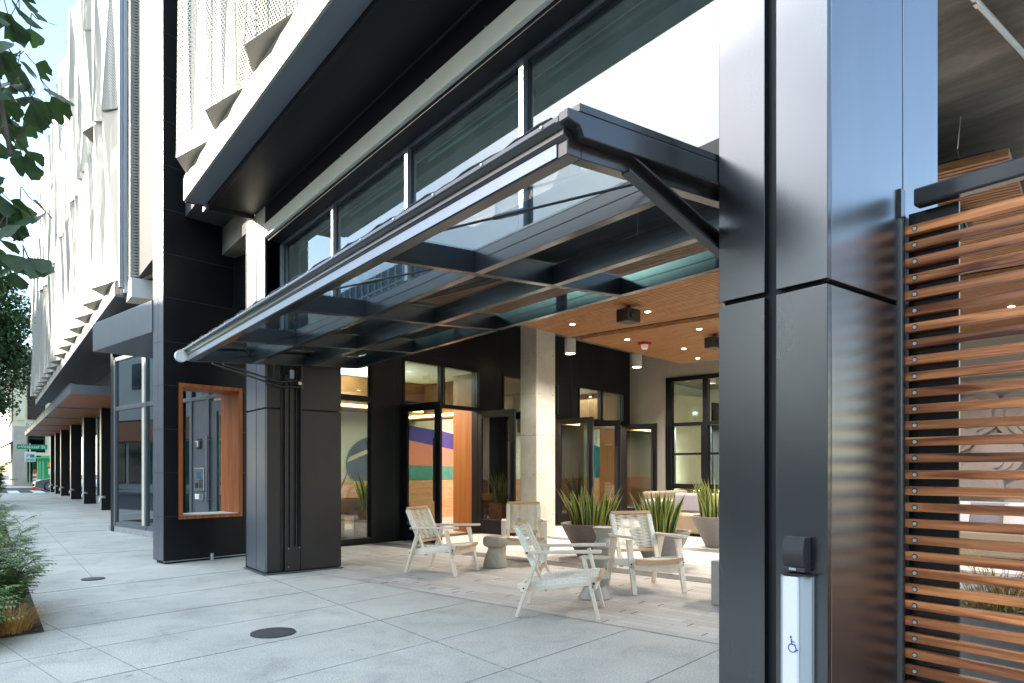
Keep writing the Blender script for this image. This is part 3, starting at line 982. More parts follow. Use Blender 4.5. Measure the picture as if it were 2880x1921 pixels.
# ================================================================== ENTRANCE WALL: blade, wood opening, glazing, doors
ew = thing('entrance_wall', 'black panelled entrance wall with a blade end, fixed glazing and three double doorways', 'wall', (6, 11.2, 0))
def EP(name, mb, m, par=ew, **kw):
    return build(name, mb, m, par, **kw)
def wallgrid(mb, fr, a0, a1, b0, b1, z0, z1, holes):
    cuts = sorted({a0, a1} | {h[0] for h in holes} | {h[1] for h in holes})
    cuts = [c for c in cuts if a0 <= c <= a1]
    for ca, cb in zip(cuts[:-1], cuts[1:]):
        zz = [(z0, z1)]
        for h in holes:
            if h[0] <= ca + 1e-6 and h[1] >= cb - 1e-6:
                nz = []
                for p, q in zz:
                    if h[2] > p: nz.append((p, min(q, h[2])))
                    if h[3] < q: nz.append((max(p, h[3]), q))
                zz = nz
        for p, q in zz:
            if q - p > 1e-4:
                mb.box(ca, cb, b0, b1, p, q, fr)
b = MB(); wallgrid(b, FB, 0, 1.27, 0, .34, .04, 9.2, [(.24, 1.07, .655, 2.475)])
EP('blade', b, M['black'])
b = MB(); b.box(-.012, -.002, -.0, .165, .05, 9.2, FB); b.box(-.012, -.002, .175, .34, .05, 9.2, FB)
EP('blade_edge', b, M['greymetal'], bevel=.002)
b = MB()
zj = .655
while zj < 9:
    if .7 < zj < 2.4:
        b.box(.01, .20, -.0025, .004, zj - .003, zj + .003, FB); b.box(1.115, 1.27, -.0025, .004, zj - .003, zj + .003, FB)
    else:
        b.box(.01, 1.27, -.0025, .004, zj - .003, zj + .003, FB)
    b.box(-.0145, -.004, .004, .336, zj - .004, zj + .004, FB)
    zj += .606
b.box(1.0, 1.008, -.0025, .004, 3.70, 9, FB)
EP('panel_joint_glint', b, M['jointline'])  # strips along the joints, coloured as lit panel edges
b = MB(); b.box(0.0, 1.3, -.002, .02, .028, .038, FB)
EP('base_trim', b, M['alu'])
b = MB(); b.box(.03, 1.27, .02, .32, 0, .04, FB)
EP('base', b, M['rubber'])
b = MB(); b.box(1.02, 1.8, -.5, .0, 3.70, 9, FB)
EP('upper_return', b, M['black'])
wf = MB()
wf.box(.195, .245, -.03, .55, .61, 2.52, FB); wf.box(1.065, 1.115, -.03, .55, .61, 2.52, FB)
wf.box(.245, 1.065, -.03, .55, 2.47, 2.52, FB); wf.box(.245, 1.065, -.03, .55, .61, .655, FB)
EP('opening_frame', wf, M['cedar'], bevel=.003)
b = MB(); b.box(.245, 1.065, .02, .54, .655, .662, FB)
EP('sill', b, M['offwhite'])
OP = [(1.75, 3.56, .05, 3.37), (4.2, 6.2, 0, 3.38), (6.93, 8.87, 0, 3.38), (9.69, 11.72, 0, 3.38)]
b = MB(); wallgrid(b, FB, 1.27, 12.05, 0, .2, 0, 4.45, OP)
EP('wall', b, M['black'])
b = MB()
for s_ in (4.0, 6.75, 9.42, 12.0):
    b.box(s_ - .006, s_ + .006, -.003, .004, .02, 4.4, FB)
b.box(3.56, 12.04, -.0028, .003, 3.455, 3.463, FB)
EP('panel_gap', b, M['rubber'])
# fixed glazing
f = MB()
for s_ in (1.75, 3.49):
    f.box(s_, s_ + .07, -.02, .1, .05, 3.37, FB)
for z_ in (.05, 2.49, 3.30):
    f.box(1.82, 3.49, -.015, .1, z_, z_ + (.10 if z_ == 2.49 else .07), FB)
f = EP('window_frame', f, M['black'], bevel=.003)
for z0, z1 in ((.12, 2.49), (2.59, 3.30)):
    b = MB(); b.box(1.82, 3.49, .03, .04, z0, z1, FB)
    EP('pane', b, M['glass_door'], f)
def leaf(hs, hn, ang, mirror, lbl):
    """door leaf, hinge at wall coordinate hs; ang = degrees swung toward the court"""
    hinge = P3(FB, hs, hn, 0).xy
    d0 = WB * (1 if not mirror else -1)
    dv = d0 * math.cos(R(ang)) - UB * math.sin(R(ang))
    nv = Vector((-dv.y, dv.x))
    fr = (hinge, dv, nv)
    L = 1.0
    m = MB()
    m.box(.0, .11, -.025, .025, .012, 2.50, fr); m.box(L - .15, L, -.025, .025, .012, 2.50, fr)
    m.box(.11, L - .15, -.025, .025, 2.36, 2.50, fr); m.box(.11, L - .15, -.025, .025, .012, .30, fr)
    o = EP('door', m, M['black'], bevel=.003, label=lbl)
    g = MB(); g.box(.11, L - .15, -.006, .006, .30, 2.36, fr); EP('pane', g, M['glass_door'], o)
    h = MB()
    for sg in (-1, 1):
        h.box(L - .135, L - .085, sg * .06 - .012, sg * .06 + .012, .76, 1.86, fr)
        h.box(L - .12, L - .10, sg * .04 - .022, sg * .04 + .022, .9, .93, fr); h.box(L - .12, L - .10, sg * .04 - .022, sg * .04 + .022, 1.70, 1.73, fr)
    EP('handle', h, M['rubber'], o, bevel=.002)
for k, (sa, sb) in enumerate(((4.2, 6.2), (6.93, 8.87), (9.69, 11.72))):
    f = MB()
    f.box(sa, sa + .05, -.015, .1, 0, 3.38, FB); f.box(sb - .05, sb, -.015, .1, 0, 3.38, FB)
    f.box(sa + .05, sb - .05, -.015, .1, 2.505, 2.58, FB); f.box(sa + .05, sb - .05, -.015, .1, 3.31, 3.38, FB)
    mid = sa + (sb - sa) * .5
    f.box(mid - .055, mid + .055, -.012, .1, 2.58, 3.31, FB)
    f = EP('transom_frame', f, M['black'], bevel=.003)
    for a, c in ((sa + .05, mid - .055), (mid + .055, sb - .05)):
        b = MB(); b.box(a, c, .03, .04, 2.58, 3.31, FB); EP('pane', b, M['glass_door'], f)
    b = MB()
    for q in (mid + .005, sb - .012):
        b.box(q, q + .008, -.018, -.014, 2.6, 3.30, FB)
    EP('edge_trim', b, M['lightframe'], f)
    b = MB(); b.box(sa - .01, sb + .01, -.1, .25, .004, .012, FB); EP('threshold', b, M['charcoal'])
    leaf(sa + .02, -.02, 90 if k < 2 else 62, False, None)
    leaf(sb - .02, -.02, 90, True, None)
    b = MB(); b.box(sb + .0, sb + .06, .2, .75, 0, 3.3, FB); EP('jamb_lining', b, M['jamb'])
b = MB(); b.tube([(tuple(P3(FB, .62, -.10, .0))), tuple(P3(FB, .62, -.10, .105)), tuple(P3(FB, .62, -.10, .11))], [.027, .027, .02], 16)
o = build('door_stop', b, M['alu'], smooth=True)
tag(o, 'small shiny steel post in the sidewalk below the wood framed opening', 'bollard')

# ---------------------------------------------------------------- lobby behind the doors
lob = thing('lobby_room', 'lit lobby behind the open doors with a striped mural, wood plinth and pale ceiling', 'room', tuple(P3(FB, 8, 2.5, 0)))
LP = lambda n, m_, mm, par=lob, **k: build(n, m_, mm, par, **k)
b = MB(); b.box(1.5, 24, .2, 4.6, -.02, .006, FB); LP('floor', b, M['carpet'])
b = MB(); b.box(1.5, 24, .2, 4.6, 3.52, 3.6, FB); LP('ceiling', b, M['intwhite'])
b = MB(); b.box(1.42, 1.5, 2.2, 4.6, 0, 3.6, FB); b.box(24, 24.1, .2, 4.6, 0, 3.6, FB); b.box(12.1, 24, .02, .18, 0, 3.6, FB)
LP('side_wall', b, M['intcream'])
b = MB(); b.box(1.4, 24, 4.45, 4.6, 0, 3.6, FB); LP('back_wall', b, M['intcream'])
# mural in flat colour pieces, each standing a little proud of the one below
MU = [M['intcream'], mat('mural_pink', '#e8b6ad', .7), mat('mural_purple', '#4b3a86', .7), mat('mural_coral', '#d97f68', .7),
      mat('mural_tile_green', '#4c8577', .7, 0, .2, 5), mat('mural_navy', '#23304e', .7, 0, .5, 9), mat('mural_slate', '#4a5a6e', .7, 0, .25, 3),
      mat('mural_white', '#e9e4e0', .7), mat('mural_yellow', '#e09a1f', .7), mat('mural_teal', '#1e6f80', .7, 0, .2, 5), mat('mural_sand', '#d8c39c', .7), mat('mural_grey', '#8f93a0', .7)]
mb = MB(); lay = [0]
def mural(ci, pts):
    lay[0] += 1
    mb.m = ci
    d = 4.448 - .003 * lay[0]
    mb.extrude([P3(FB, s_, d, z_) for s_, z_ in pts], UB.to_3d() * .0025)
def sz(x, y):
    """wall position (metres along, height) of a mural corner from its sight line out of the court"""
    X, Y = x * 1.225, y * 1.225
    r = (X - 1440) / 1920; v = (1322 - Y) / 1920
    a = R(37.5)
    dx = math.cos(a) * r + math.sin(a); dy = -math.sin(a) * r + math.cos(a)
    q = PB + UB * 4.44
    L = (q.dot(UB)) / (dx * UB.x + dy * UB.y)
    p = Vector((dx * L, dy * L))
    return ((p - PB).dot(WB), 1.3 + v * L)
mural(1, [sz(930, 930), sz(960, 950), sz(1090, 985), sz(1090, 1120), sz(930, 1120)][0:0] or [sz(940, 930), sz(1000, 905), sz(1100, 905), sz(1100, 1005), sz(930, 965)])
mural(10, [sz(925, 950), sz(965, 935), sz(1015, 1000), sz(925, 985)])
mural(5, [sz(1015, 925), sz(1100, 900), sz(1105, 972), sz(1060, 948)])
mural(7, [sz(1025, 940), sz(1040, 938), sz(1083, 1003), sz(1062, 1003)])
mural(11, [sz(1031, 943), sz(1036, 942), sz(1072, 1003), sz(1066, 1003)])
mural(3, [sz(925, 1005), sz(1100, 1045), sz(1105, 1085), sz(925, 1078)])
mural(2, [sz(925, 975), sz(1015, 990), sz(1100, 1012), sz(1105, 1046), sz(1015, 1027), sz(925, 1008)])
mural(4, [sz(925, 1068), sz(1105, 1072), sz(1105, 1110), sz(925, 1108)])
circ = [sz(855 + 62 * math.cos(t), 1065 + 62 * math.sin(t)) for t in [i * .2 for i in range(32)]]
mural(6, circ)
mural(10, [sz(795, 1062), sz(800, 1050), sz(865, 1022), sz(868, 1030)])
mural(7, [sz(1370, 950), sz(1440, 950), sz(1440, 1120), sz(1370, 1120)])
mural(1, [sz(1384, 965), sz(1440, 965), sz(1440, 1000), sz(1384, 1000)])
mural(8, [sz(1384, 1015), sz(1440, 1020), sz(1440, 1042), sz(1384, 1025)])
mural(9, [sz(1340, 1015), sz(1372, 1025), sz(1440, 1060), sz(1440, 1130), sz(1340, 1130)])
mural(5, [sz(1386, 1035), sz(1440, 1062), sz(1440, 1130), sz(1386, 1130)])
LP('mural', mb, MU)
b = MB(); b.box(1.6, 22, 4.05, 4.36, 0, 1.02, FB); LP('wood_plinth', b, wood('striped_ply', '#b8744a', '#e2a57c', 'x', .5, .55))
b = MB(); b.box(3.2, 4.6, 3.3, 4.0, 0, .62, FB); LP('wood_bench', b, wood('striped_ply_warm', '#a8743c', '#cf9a55', 'x', .5, .55))
b = MB(); b.box(7.9, 8.35, .3, 4.4, 2.62, 3.5, FB); b.box(3.0, 7.9, 3.6, 4.4, 2.75, 3.5, FB); b.box(12.5, 13, .3, 4.4, 2.5, 3.5, FB); LP('bulkhead', b, M['bulk'])
b = MB(); b.box(7.84, 7.88, 1.6, 4.4, 2.66, 2.72, FB); b.box(3.0, 7.8, 3.54, 3.58, 2.78, 2.84, FB); LP('light_strip', b, M['strip'])
b = MB(); b.box(3.15, 3.35, 1.4, 1.6, 0, 3.5, FB); LP('olive_post', b, mat('olive_wall', '#8f8a3a', .7))
for s_, n_ in ((5.0, 1.6), (9, 1.5), (12.5, 1.6), (15.5, 2.0)):
    t = thing('ceiling_spot', {5.0: 'small round ceiling spot in the lobby behind the first doorway', 9: 'small ceiling spot in the lobby behind the middle doorway', 12.5: 'small ceiling spot in the lobby behind the last doorway', 15.5: 'deepest small ceiling spot at the far end of the lobby'}[s_], 'lamp', tuple(P3(FB, s_, n_, 3.5)), 'lobby ceiling spots')
    c = P3(FB, s_, n_, 3.42)
    b = MB(); b.lathe([(.055, .0), (.055, .1)], c, 20); build('housing', b, M['pendant'], t, smooth=True)
    b = MB(); b.lathe([(.045, -.004), (.045, .002)], c, 20); build('lamp_face', b, M['lamp'], t)
    l = bpy.data.lights.new('lobby_lamp', 'AREA'); l.shape = 'DISK'; l.size = 1.6; l.energy = 34; l.color = (1, .91, .78)
    lo = bpy.data.objects.new('lobby_lamp', l); C.objects.link(lo); lo.parent = t; lo.location = (0, 0, -.14)

for s_, n_ in ((4.6, 3.0), (9.2, 2.2), (14, 2.4)):
    l = bpy.data.lights.new('cove_light', 'AREA'); l.shape = 'RECTANGLE'; l.size = 2.4; l.size_y = 1.2; l.energy = 60; l.color = (1, .92, .80)
    lo = bpy.data.objects.new('cove_light', l); C.objects.link(lo); lo.location = P3(FB, s_, n_, 2.95); lo.rotation_euler = (R(180), 0, ANG)
# orange lounge chair and rug seen through the fixed glazing
t = thing('lounge_chair', 'orange leather shell chair with thin chrome legs inside the fixed glazing', 'chair', tuple(P3(FB, 3.9, 1.5, 0)))
cc = P3(FB, 4.1, 1.6, 0)
b = MB()
for k in range(14):
    a0, a1 = -2.2 + k * .31, -2.2 + (k + 1) * .31
    for (r0, z0), (r1, z1) in (((.18, .40), (.30, .42)), ((.30, .42), (.34, .58)), ((.34, .58), (.30, .74))):
        b.add([cc + Vector((r * math.cos(a), r * math.sin(a), z)) for a, r, z in ((a0, r0, z0), (a1, r0, z0), (a1, r1, z1), (a0, r1, z1))], [(0, 1, 2, 3)])
b.lathe([(.20, .385), (.20, .41)], cc, 20)
build('seat_shell', b, M['orangechair'], t, smooth=True)
for a in (.6, 2.2, 3.8, 5.3):
    b = MB(); b.tube([cc + Vector((.1 * math.cos(a), .1 * math.sin(a), .39)), cc + Vector((.3 * math.cos(a), .3 * math.sin(a), .01))], .009, 6); build('leg', b, M['alu'], t)
b = MB(); b.box(3.0, 5.2, 1.0, 2.6, .006, .018, FB)
tag(build('rug', b, M['darkrug']), 'dark grey rug under the orange chair in the lobby', 'rug')

# ================================================================== END WALL, DINING ROOM BEHIND IT
FE = (P3(FB, 12.05, 0, 0).xy, -UB, WB)        # a = distance from the corner, b = depth behind the wall
ed = thing('court_end_wall', 'warm grey plaster wall closing the court with a tall black framed window', 'wall', tuple(P3(FE, 3, 0, 0)))
b = MB(); wallgrid(b, FE, -.2, 16, 0, .2, 0, 4.6, [(1.09, 5.4, .45, 3.68)])
build('wall', b, M['wallbeige'], ed)
f = MB()
f.box(1.09, 1.26, -.03, .12, .45, 3.68, FE); f.box(5.25, 5.4, -.03, .12, .45, 3.68, FE)
f.box(1.26, 5.25, -.03, .12, 3.575, 3.68, FE); f.box(1.26, 5.25, -.03, .12, .83, .95, FE); f.box(1.26, 5.25, -.03, .12, .45, .51, FE)
f.box(1.26, 5.25, -.028, .12, 2.42, 2.51, FE)
for a in (2.11, 3.05, 4.0):
    f.box(a, a + .13, -.025, .12, .51, 3.575, FE)
fo = build('window_frame', f, M['black'], ed, bevel=.004)
for a0, a1 in ((1.26, 2.11), (2.24, 3.05), (3.18, 4.0), (4.13, 5.25)):
    for z0, z1 in ((2.51, 3.575), (.95, 2.42), (.51, .83)):
        b = MB(); b.box(a0, a1, .05, .06, z0, z1, FE); build('pane', b, M['glass_end'], fo)
    s2 = MB(); s2.box(a0, a1, .02, .1, 1.68, 1.74, FE); s2.box(a0, a0 + .06, .02, .1, .95, 2.42, FE); s2.box(a1 - .06, a1, .02, .1, .95, 2.42, FE)
    build('sash', s2, M['black'], fo)
dn = thing('dining_room', 'bright pale room seen through the black framed end window', 'room', tuple(P3(FE, 3, 2.5, 0)))
b = MB(); b.box(-.2, 9, .2, 5, -.05, .004, FE); build('floor', b, M['carpet'], dn)
b = MB(); b.box(-.2, 9, 4.9, 5, 0, 4, FE); b.box(-.3, -.2, .2, 5, 0, 4, FE); b.box(9, 9.1, .2, 5, 0, 4, FE); build('wall', b, M['intwhite'], dn)
b = MB(); b.box(-.2, 9, .2, 5, 3.9, 4, FE); build('ceiling', b, M['ceilgrey'], dn)
b = MB(); b.box(2.6, 4.2, 4.80, 4.9, 1.7, 2.6, FE); b.box(.4, 1.2, 4.8, 4.9, 0, 3.0, FE); build('wood_panel', b, M['bulk'], dn)
b = MB(); b.box(1.3, 1.36, 2.2, 3.4, 0, 3.2, FE); b.box(1.95, 2.0, 2.2, 3.4, 0, 3.2, FE); build('screen_frame', b, M['black'], dn)
for a in (2.2, 4.6):
    t = thing('pendant_lamp', 'bright %s pendant lamp in the dining room behind the end window' % ('left' if a < 3 else 'right'), 'lamp', tuple(P3(FE, a, 2, 3)), 'dining room pendants')
    c = P3(FE, a, 2.0, 2.5)
    b = MB(); b.lathe([(.03, .26), (.10, .2), (.13, .0), (.12, .0)], c, 20); build('lamp_shade', b, M['pendant'], t, smooth=True)
    b = MB(); b.lathe([(.10, .01), (.10, .02)], c, 20); build('lamp_face', b, M['lamp'], t)
    b = MB(); b.tube([c + Vector((0, 0, .26)), c + Vector((0, 0, 1.4))], .006, 6); build('cable', b, M['rubber'], t)
    l = bpy.data.lights.new('dining_lamp', 'AREA'); l.shape = 'DISK'; l.size = 1.2; l.energy = 320; l.color = (1, .95, .86)
    lo = bpy.data.objects.new('dining_lamp', l); C.objects.link(lo); lo.parent = t; lo.location = (0, 0, -.55)
t = thing('dining_table', 'pale wood dining table behind the end window', 'table', tuple(P3(FE, 1.9, 1.2, 0)))
b = MB(); b.box(1.3, 2.5, .8, 1.5, .72, .75, FE); build('table_top', b, M['teakraw'], t, bevel=.004)
for a in (1.36, 2.40):
    for c in (.86, 1.40):
        b = MB(); b.box(a, a + .05, c, c + .05, 0, .72, FE); build('leg', b, M['alu'], t)
for q, a in enumerate((1.45, 2.15)):
    t = thing('dining_chair', 'curved yellow wood dining chair at the %s end of the table' % ('left', 'right')[q], 'chair', tuple(P3(FE, a, .5, 0)), 'dining chairs')
    b = MB(); b.box(a - .2, a + .2, .35, .75, .44, .465, FE); build('seat', b, M['bulk'], t, bevel=.006)
    b = MB()
    for k in range(8):
        x0_, x1_ = a - .2 + .05 * k, a - .15 + .05 * k
        d0, d1 = .30 + .10 * ((x0_ - a) / .2) ** 2, .30 + .10 * ((x1_ - a) / .2) ** 2
        b.add([P3(FE, x0_, d0, .6), P3(FE, x1_, d1, .6), P3(FE, x1_, d1 - .03, .88), P3(FE, x0_, d0 - .03, .88)], [(0, 1, 2, 3)])
    build('backrest', b, mat('yellow_ply_%d' % q, '#b98a3a', .4), t, smooth=True)
    for dx in (-.17, .17):
        for dy in (.38, .72):
            b = MB(); b.tube([P3(FE, a + dx, dy, .44), P3(FE, a + dx * 1.1, dy, .01)], .011, 6); build('leg', b, M['alu'], t)

# relief artwork on the end wall (seen between the fence slats)
rl = thing('cloud_relief', 'carved pinkish grey relief of overlapping scalloped clouds on the court end wall', 'artwork', tuple(P3(FE, 8, 0, .8)))
rm = mat('relief_stone', (.36, .30, .275), .75, 0, .1, 3)
b = MB(); b.box(6.3, 11.2, -.05, -.003, .82, 3.06, FE); build('panel', b, rm, rl)
rr = random.Random(3)
def disc(mb, a, z, r, d0, d1, n=40, lo=0, hi=2 * math.pi):
    pts = [(a + r * math.cos(lo + (hi - lo) * k / n), z + r * math.sin(lo + (hi - lo) * k / n)) for k in range(n + (0 if hi - lo > 6.2 else 1))]
    pts = [(min(11.15, max(6.35, x)), min(3.04, max(.84, y))) for x, y in pts]
    mb.extrude([P3(FE, x, -d0, y) for x, y in pts], FE[2].to_3d() * (d0 - d1))
cl = []
for k in range(34):
    cl.append((6.4 + 4.6 * rr.random(), .9 + 2.0 * rr.random(), .22 + .30 * rr.random()))
cl.sort(key=lambda q: -q[1])
for k, (a, z, r) in enumerate(cl):
    b = MB()
    base = .06 + .0075 * k
    for q in range(3):
        disc(b, a + .04 * q * (1 if k % 2 else -1), z - .12 * r * q, r * (1 - .28 * q), base + .045 * q, .045 if q == 0 else base + .045 * (q - 1) - .001)
    build('cloud', b, rm, rl)

# ================================================================== COURT CEILING
def slat_ceiling(s0, s1, n0, n1, z, label):
    t = thing('slat_ceiling', label, 'ceiling panel', tuple(P3(FB, (s0 + s1) / 2, (n0 + n1) / 2, z)), 'timber slat ceilings')
    b = MB(); s_ = s0
    while s_ < s1 - .05:
        b.box(s_, s_ + .052, n0, n1, z, z + .065, FB); s_ += .078
    build('slats', b, M['ceilwood'], t)
    b = MB(); b.box(s0 + .1, s1 - .1, n0 + .1, n1 - .1, z + .10, z + .12, FB); build('backing', b, M['backgrey'], t)
    b = MB()
    for n_ in (n0 + .35, (n0 + n1) / 2 - 1.2, (n0 + n1) / 2 + 1.2, n1 - .35):
        b.box(s0 + .05, s1 - .05, n_, n_ + .04, z + .066, z + .10, FB)
    build('carrier_rail', b, M['charcoal'], t)
    b = MB()
    for n_ in (n0 + .37, (n0 + n1) / 2, n1 - .4):
        for s2 in (s0 + .25, s1 - .3):
            b.tube([P3(FB, s2, n_, z + .1), P3(FB, s2 + .03, n_ + .03, (z + 4.45) / 2), P3(FB, s2, n_, 4.449)], .006, 5)
    build('hanger', b, M['alu'], t)
slat_ceiling(3.07, 6.93, -9.15, -1.83, 3.9, 'large timber slat ceiling hung behind the canopy and fence')
slat_ceiling(7.22, 11.43, -9.15, -1.83, 3.9, 'farther timber slat ceiling panel in front of the end wall')
t = thing('duct', 'pale round duct in the gap between the slat ceilings', 'duct', tuple(P3(FB, 7.07, -4, 4.1)))
b = MB(); b.tube([P3(FB, 7.07, -2.2, 4.12), P3(FB, 7.07, -6, 4.12)], .11, 14); build('pipe', b, M['offwhite'], t, smooth=True)
b = MB()
for n_ in (-2.6, -3.4, -4.2): b.tube([P3(FB, 7.07, n_, 4.12), P3(FB, 7.07, n_ - .03, 4.12)], .116, 14)
build('band', b, M['charcoal'], t, smooth=True)
def ray_z(x, y, z):
    X, Y = x * 1.225, y * 1.225
    r = (X - 1440) / 1920; v = (1322 - Y) / 1920; a = R(37.5)
    k = (z - 1.3) / v
    return Vector((k * (math.cos(a) * r + math.sin(a)), k * (-math.sin(a) * r + math.cos(a)), z))
for i, (x, y, lb) in enumerate(((1314, 744, 'recessed ceiling light nearest the concrete column'), (1440, 779, 'recessed ceiling light left of the red alarm'), (1487, 715, 'recessed ceiling light right of the black projector'), (1605, 755, 'recessed ceiling light beside the metal pillar'), (1602, 822, 'recessed ceiling light deepest in the timber ceiling'), (1570, 800, 'tiny ceiling light between the alarm and the pillar'), (2213, 520, 'recessed ceiling light seen above the upper fence slats'), (2322, 703, 'recessed ceiling light seen between the middle fence slats'), (2180, 600, 'recessed ceiling light seen just right of the fence post'))):
    c = ray_z(x, y, 3.9)
    t = thing('recessed_light', 'lit %s' % lb if 'tiny' not in lb else lb, 'lamp', tuple(c), 'recessed lights in the timber ceiling')
    b = MB(); b.lathe([(.056, -.008), (.062, .0), (.062, .03)], c, 24); build('trim_ring', b, M['pendant'], t, smooth=True)
    b = MB(); b.lathe([(.044, -.012), (.044, -.006)], c, 20); build('lamp_face', b, M['lamp'], t)
    l = bpy.data.lights.new('down_light', 'SPOT'); l.energy = 105; l.spot_size = R(130); l.spot_blend = .6; l.color = (1, .92, .80); l.shadow_soft_size = .06
    lo = bpy.data.objects.new('down_light', l); C.objects.link(lo); lo.parent = t; lo.location = (0, 0, -.03)
for i, (x, y, lb) in enumerate(((1309, 812, 'grey cylinder pendant right of the concrete column'), (1462, 843, 'grey cylinder pendant at the corner of the end wall'))):
    c = ray_z(x, y - 30, 4.0); c.z = 3.62
    d = Vector((c.x, c.y)).length
    c = ray_z(x, y, 3.72)
    t = thing('cylinder_pendant', lb, 'lamp', tuple(c), 'cylinder pendants by the doors')
    b = MB(); b.lathe([(.115, 0), (.115, .30), (.10, .305)], c, 28); build('housing', b, M['pendant'], t, smooth=True)
    b = MB(); b.lathe([(.095, -.004), (.095, .004)], c, 24); build('lamp_face', b, M['lamp'], t)
    b = MB(); b.tube([c + Vector((0, 0, .3)), c + Vector((0, 0, 4.45 - c.z))], .008, 6); build('cable', b, M['alu'], t)
for x, y, lb in ((1443, 702, 'boxy black projector hung under the timber ceiling by the column'), (1640, 768, 'boxy black projector half hidden by the foreground pillar'), (2190, 487, 'small black projector seen above the fence slats')):
    c = ray_z(x, y, 3.9)
    t = thing('projector', lb, 'projector', tuple(c), 'black projectors under the timber ceiling')
    b = MB(); b.box(c.x - .16, c.x + .16, c.y - .12, c.y + .12, c.z - .27, c.z - .06); build('body', b, M['plblack'], t, bevel=.02)
    b = MB(); b.tube([(c.x, c.y, c.z - .06), (c.x, c.y, c.z + .02)], .03, 10); build('mount', b, M['rubber'], t)
    b = MB(); b.tube([(c.x - .06, c.y - .12, c.z - .17), (c.x - .06, c.y - .15, c.z - .17)], .04, 14); build('lens', b, M['glass_up'], t)
c = ray_z(1480, 786, 3.9)
t = thing('fire_alarm', 'red and white ceiling fire alarm in the timber ceiling', 'alarm', tuple(c))
b = MB(); b.box(c.x - .11, c.x + .11, c.y - .09, c.y + .09, c.z - .05, c.z); build('base', b, M['red'], t, bevel=.01)
b = MB(); b.lathe([(.05, -.14), (.07, -.12), (.075, -.05)], c, 20); build('strobe', b, M['plwhite'], t, smooth=True)
a = ray_z(2215, -25, 4.38); c = ray_z(2400, 180, 4.38)
t = thing('conduit', 'pale metal conduit clipped under the rough concrete slab', 'pipe', tuple(a))
b = MB(); b.tube([a + (a - c) * .6, c + (c - a) * .6], .022, 10); build('pipe', b, M['alu'], t, smooth=True)
b = MB()
for k in (.12, .75):
    q = a + (c - a) * k; b.box(q.x - .03, q.x + .03, q.y - .012, q.y + .012, q.z - .03, 4.449)
build('clip', b, M['alu'], t)

# concrete column
cr = (Vector((8.55, 10.35)), WB, UB)
t = thing('concrete_column', 'square bare concrete column in front of the middle doorway', 'column', (8.75, 10.6, 0))
b = MB(); b.box(0, .60, 0, .42, 0, 4.45, cr); build('shaft', b, M['colconc'], t, bevel=.012)
b = MB()
for z_ in (.4, 1.2, 2.0, 2.8, 3.6):
    for a in (.08, .52): b.box(a - .01, a + .01, -.0015, .002, z_, z_ + .02, cr)
    for c in (.07, .35): b.box(-.0015, .002, c - .01, c + .01, z_, z_ + .02, cr)
b.box(-.002, .6, -.002, .001, 1.985, 1.991, cr); b.box(-.002, .001, 0, .42, 1.985, 1.991, cr)
build('form_tie_hole', b, M['backgrey'], t)

# ================================================================== FENCE AND PILLAR FITTINGS
fn = thing('slat_fence', 'hardwood slat fence on black steel posts right of the foreground pillar', 'fence', (3.4, .4, 0))
b = MB(); b.bar((3.385, 1.36, 2.545), (3.385, -1.6, 2.545), .065, .082); build('top_rail', b, M['steel'], fn, bevel=.010)
b = MB(); b.tube([(3.36, 1.425, 0), (3.36, 1.425, 2.46)], .028, 12); b.box(3.34, 3.385, 1.405, 1.44, 2.46, 2.60); build('hinge_post', b, M['steel'], fn, smooth=True)
b = MB(); b.tube([(3.345, 1.44, 2.53), (3.345, 1.44, 2.60)], .017, 12); build('hinge_pin', b, M['alu'], fn, smooth=True)
b = MB(); b.box(3.428, 3.445, 1.20, 1.41, 0, 2.50); b.box(3.445, 3.50, 1.39, 1.41, 0, 2.50); build('post', b, M['steel'], fn, bevel=.003)
b = MB(); b.box(3.428, 3.445, -.95, -.75, 0, 2.50); build('post', b, M['steel'], fn, bevel=.003)
slat0 = None
k = 0
z = 2.432
while z > .03:
    b = MB(); b.box(3.385, 3.427, -1.5, 1.41, z - .0405, z)
    o = build('slat', b, M['slat'], fn, bevel=.0025)
    q = MB(); q.tube([(3.3835, 1.365, z - .021), (3.381, 1.365, z - .021)], .0085, 12); build('bolt', q, M['boltm'], o)
    q = MB(); q.tube([(3.3845, 1.365, z - .020), (3.3838, 1.365, z - .020)], .0125, 14); build('bolt_recess', q, M['rubber'], o)
    z -= .0755; k += 1

t = thing('card_reader', 'black textured card reader box on the foreground pillar above the push plate', 'card reader', (2.70, 1.545, .96))
b = MB()
n = 8
arc = [(-.0 - .045 - .014 * math.sin(math.pi * i / n), .898 + .122 * i / n) for i in range(n + 1)]
pts = [(2.705 + d, 1.492, zz) for d, zz in arc] + [(2.705, 1.492, 1.02), (2.705, 1.492, .898)]
b.extrude(pts, (0, .092, 0)); build('body', b, M['plblack'], t, smooth=True)
b = MB(); b.box(2.655, 2.705, 1.49, 1.586, .878, .897); build('base', b, M['plblack'], t, bevel=.002)
b = MB(); b.box(2.6535, 2.6555, 1.528, 1.558, .883, .893); build('indicator', b, M['plgrey'], t)
t = thing('push_plate', 'tall white and silver push plate with a blue wheelchair symbol on the foreground pillar', 'push plate', (2.70, 1.53, .45))
b = MB(); b.box(2.664, 2.7045, 1.474, 1.502 + .0, .05, .862)
b.extrude([(2.664, 1.502, .05), (2.68, 1.474, .05), (2.7045, 1.474, .05), (2.7045, 1.612, .05), (2.68, 1.612, .05), (2.668, 1.592, .05)], (0, 0, .812)); b.v = b.v[8:]; b.f = [[i - 8 for i in f] for f in b.f[6:]]; b.mi = b.mi[6:]
build('housing', b, M['plgrey'], t, bevel=.002)
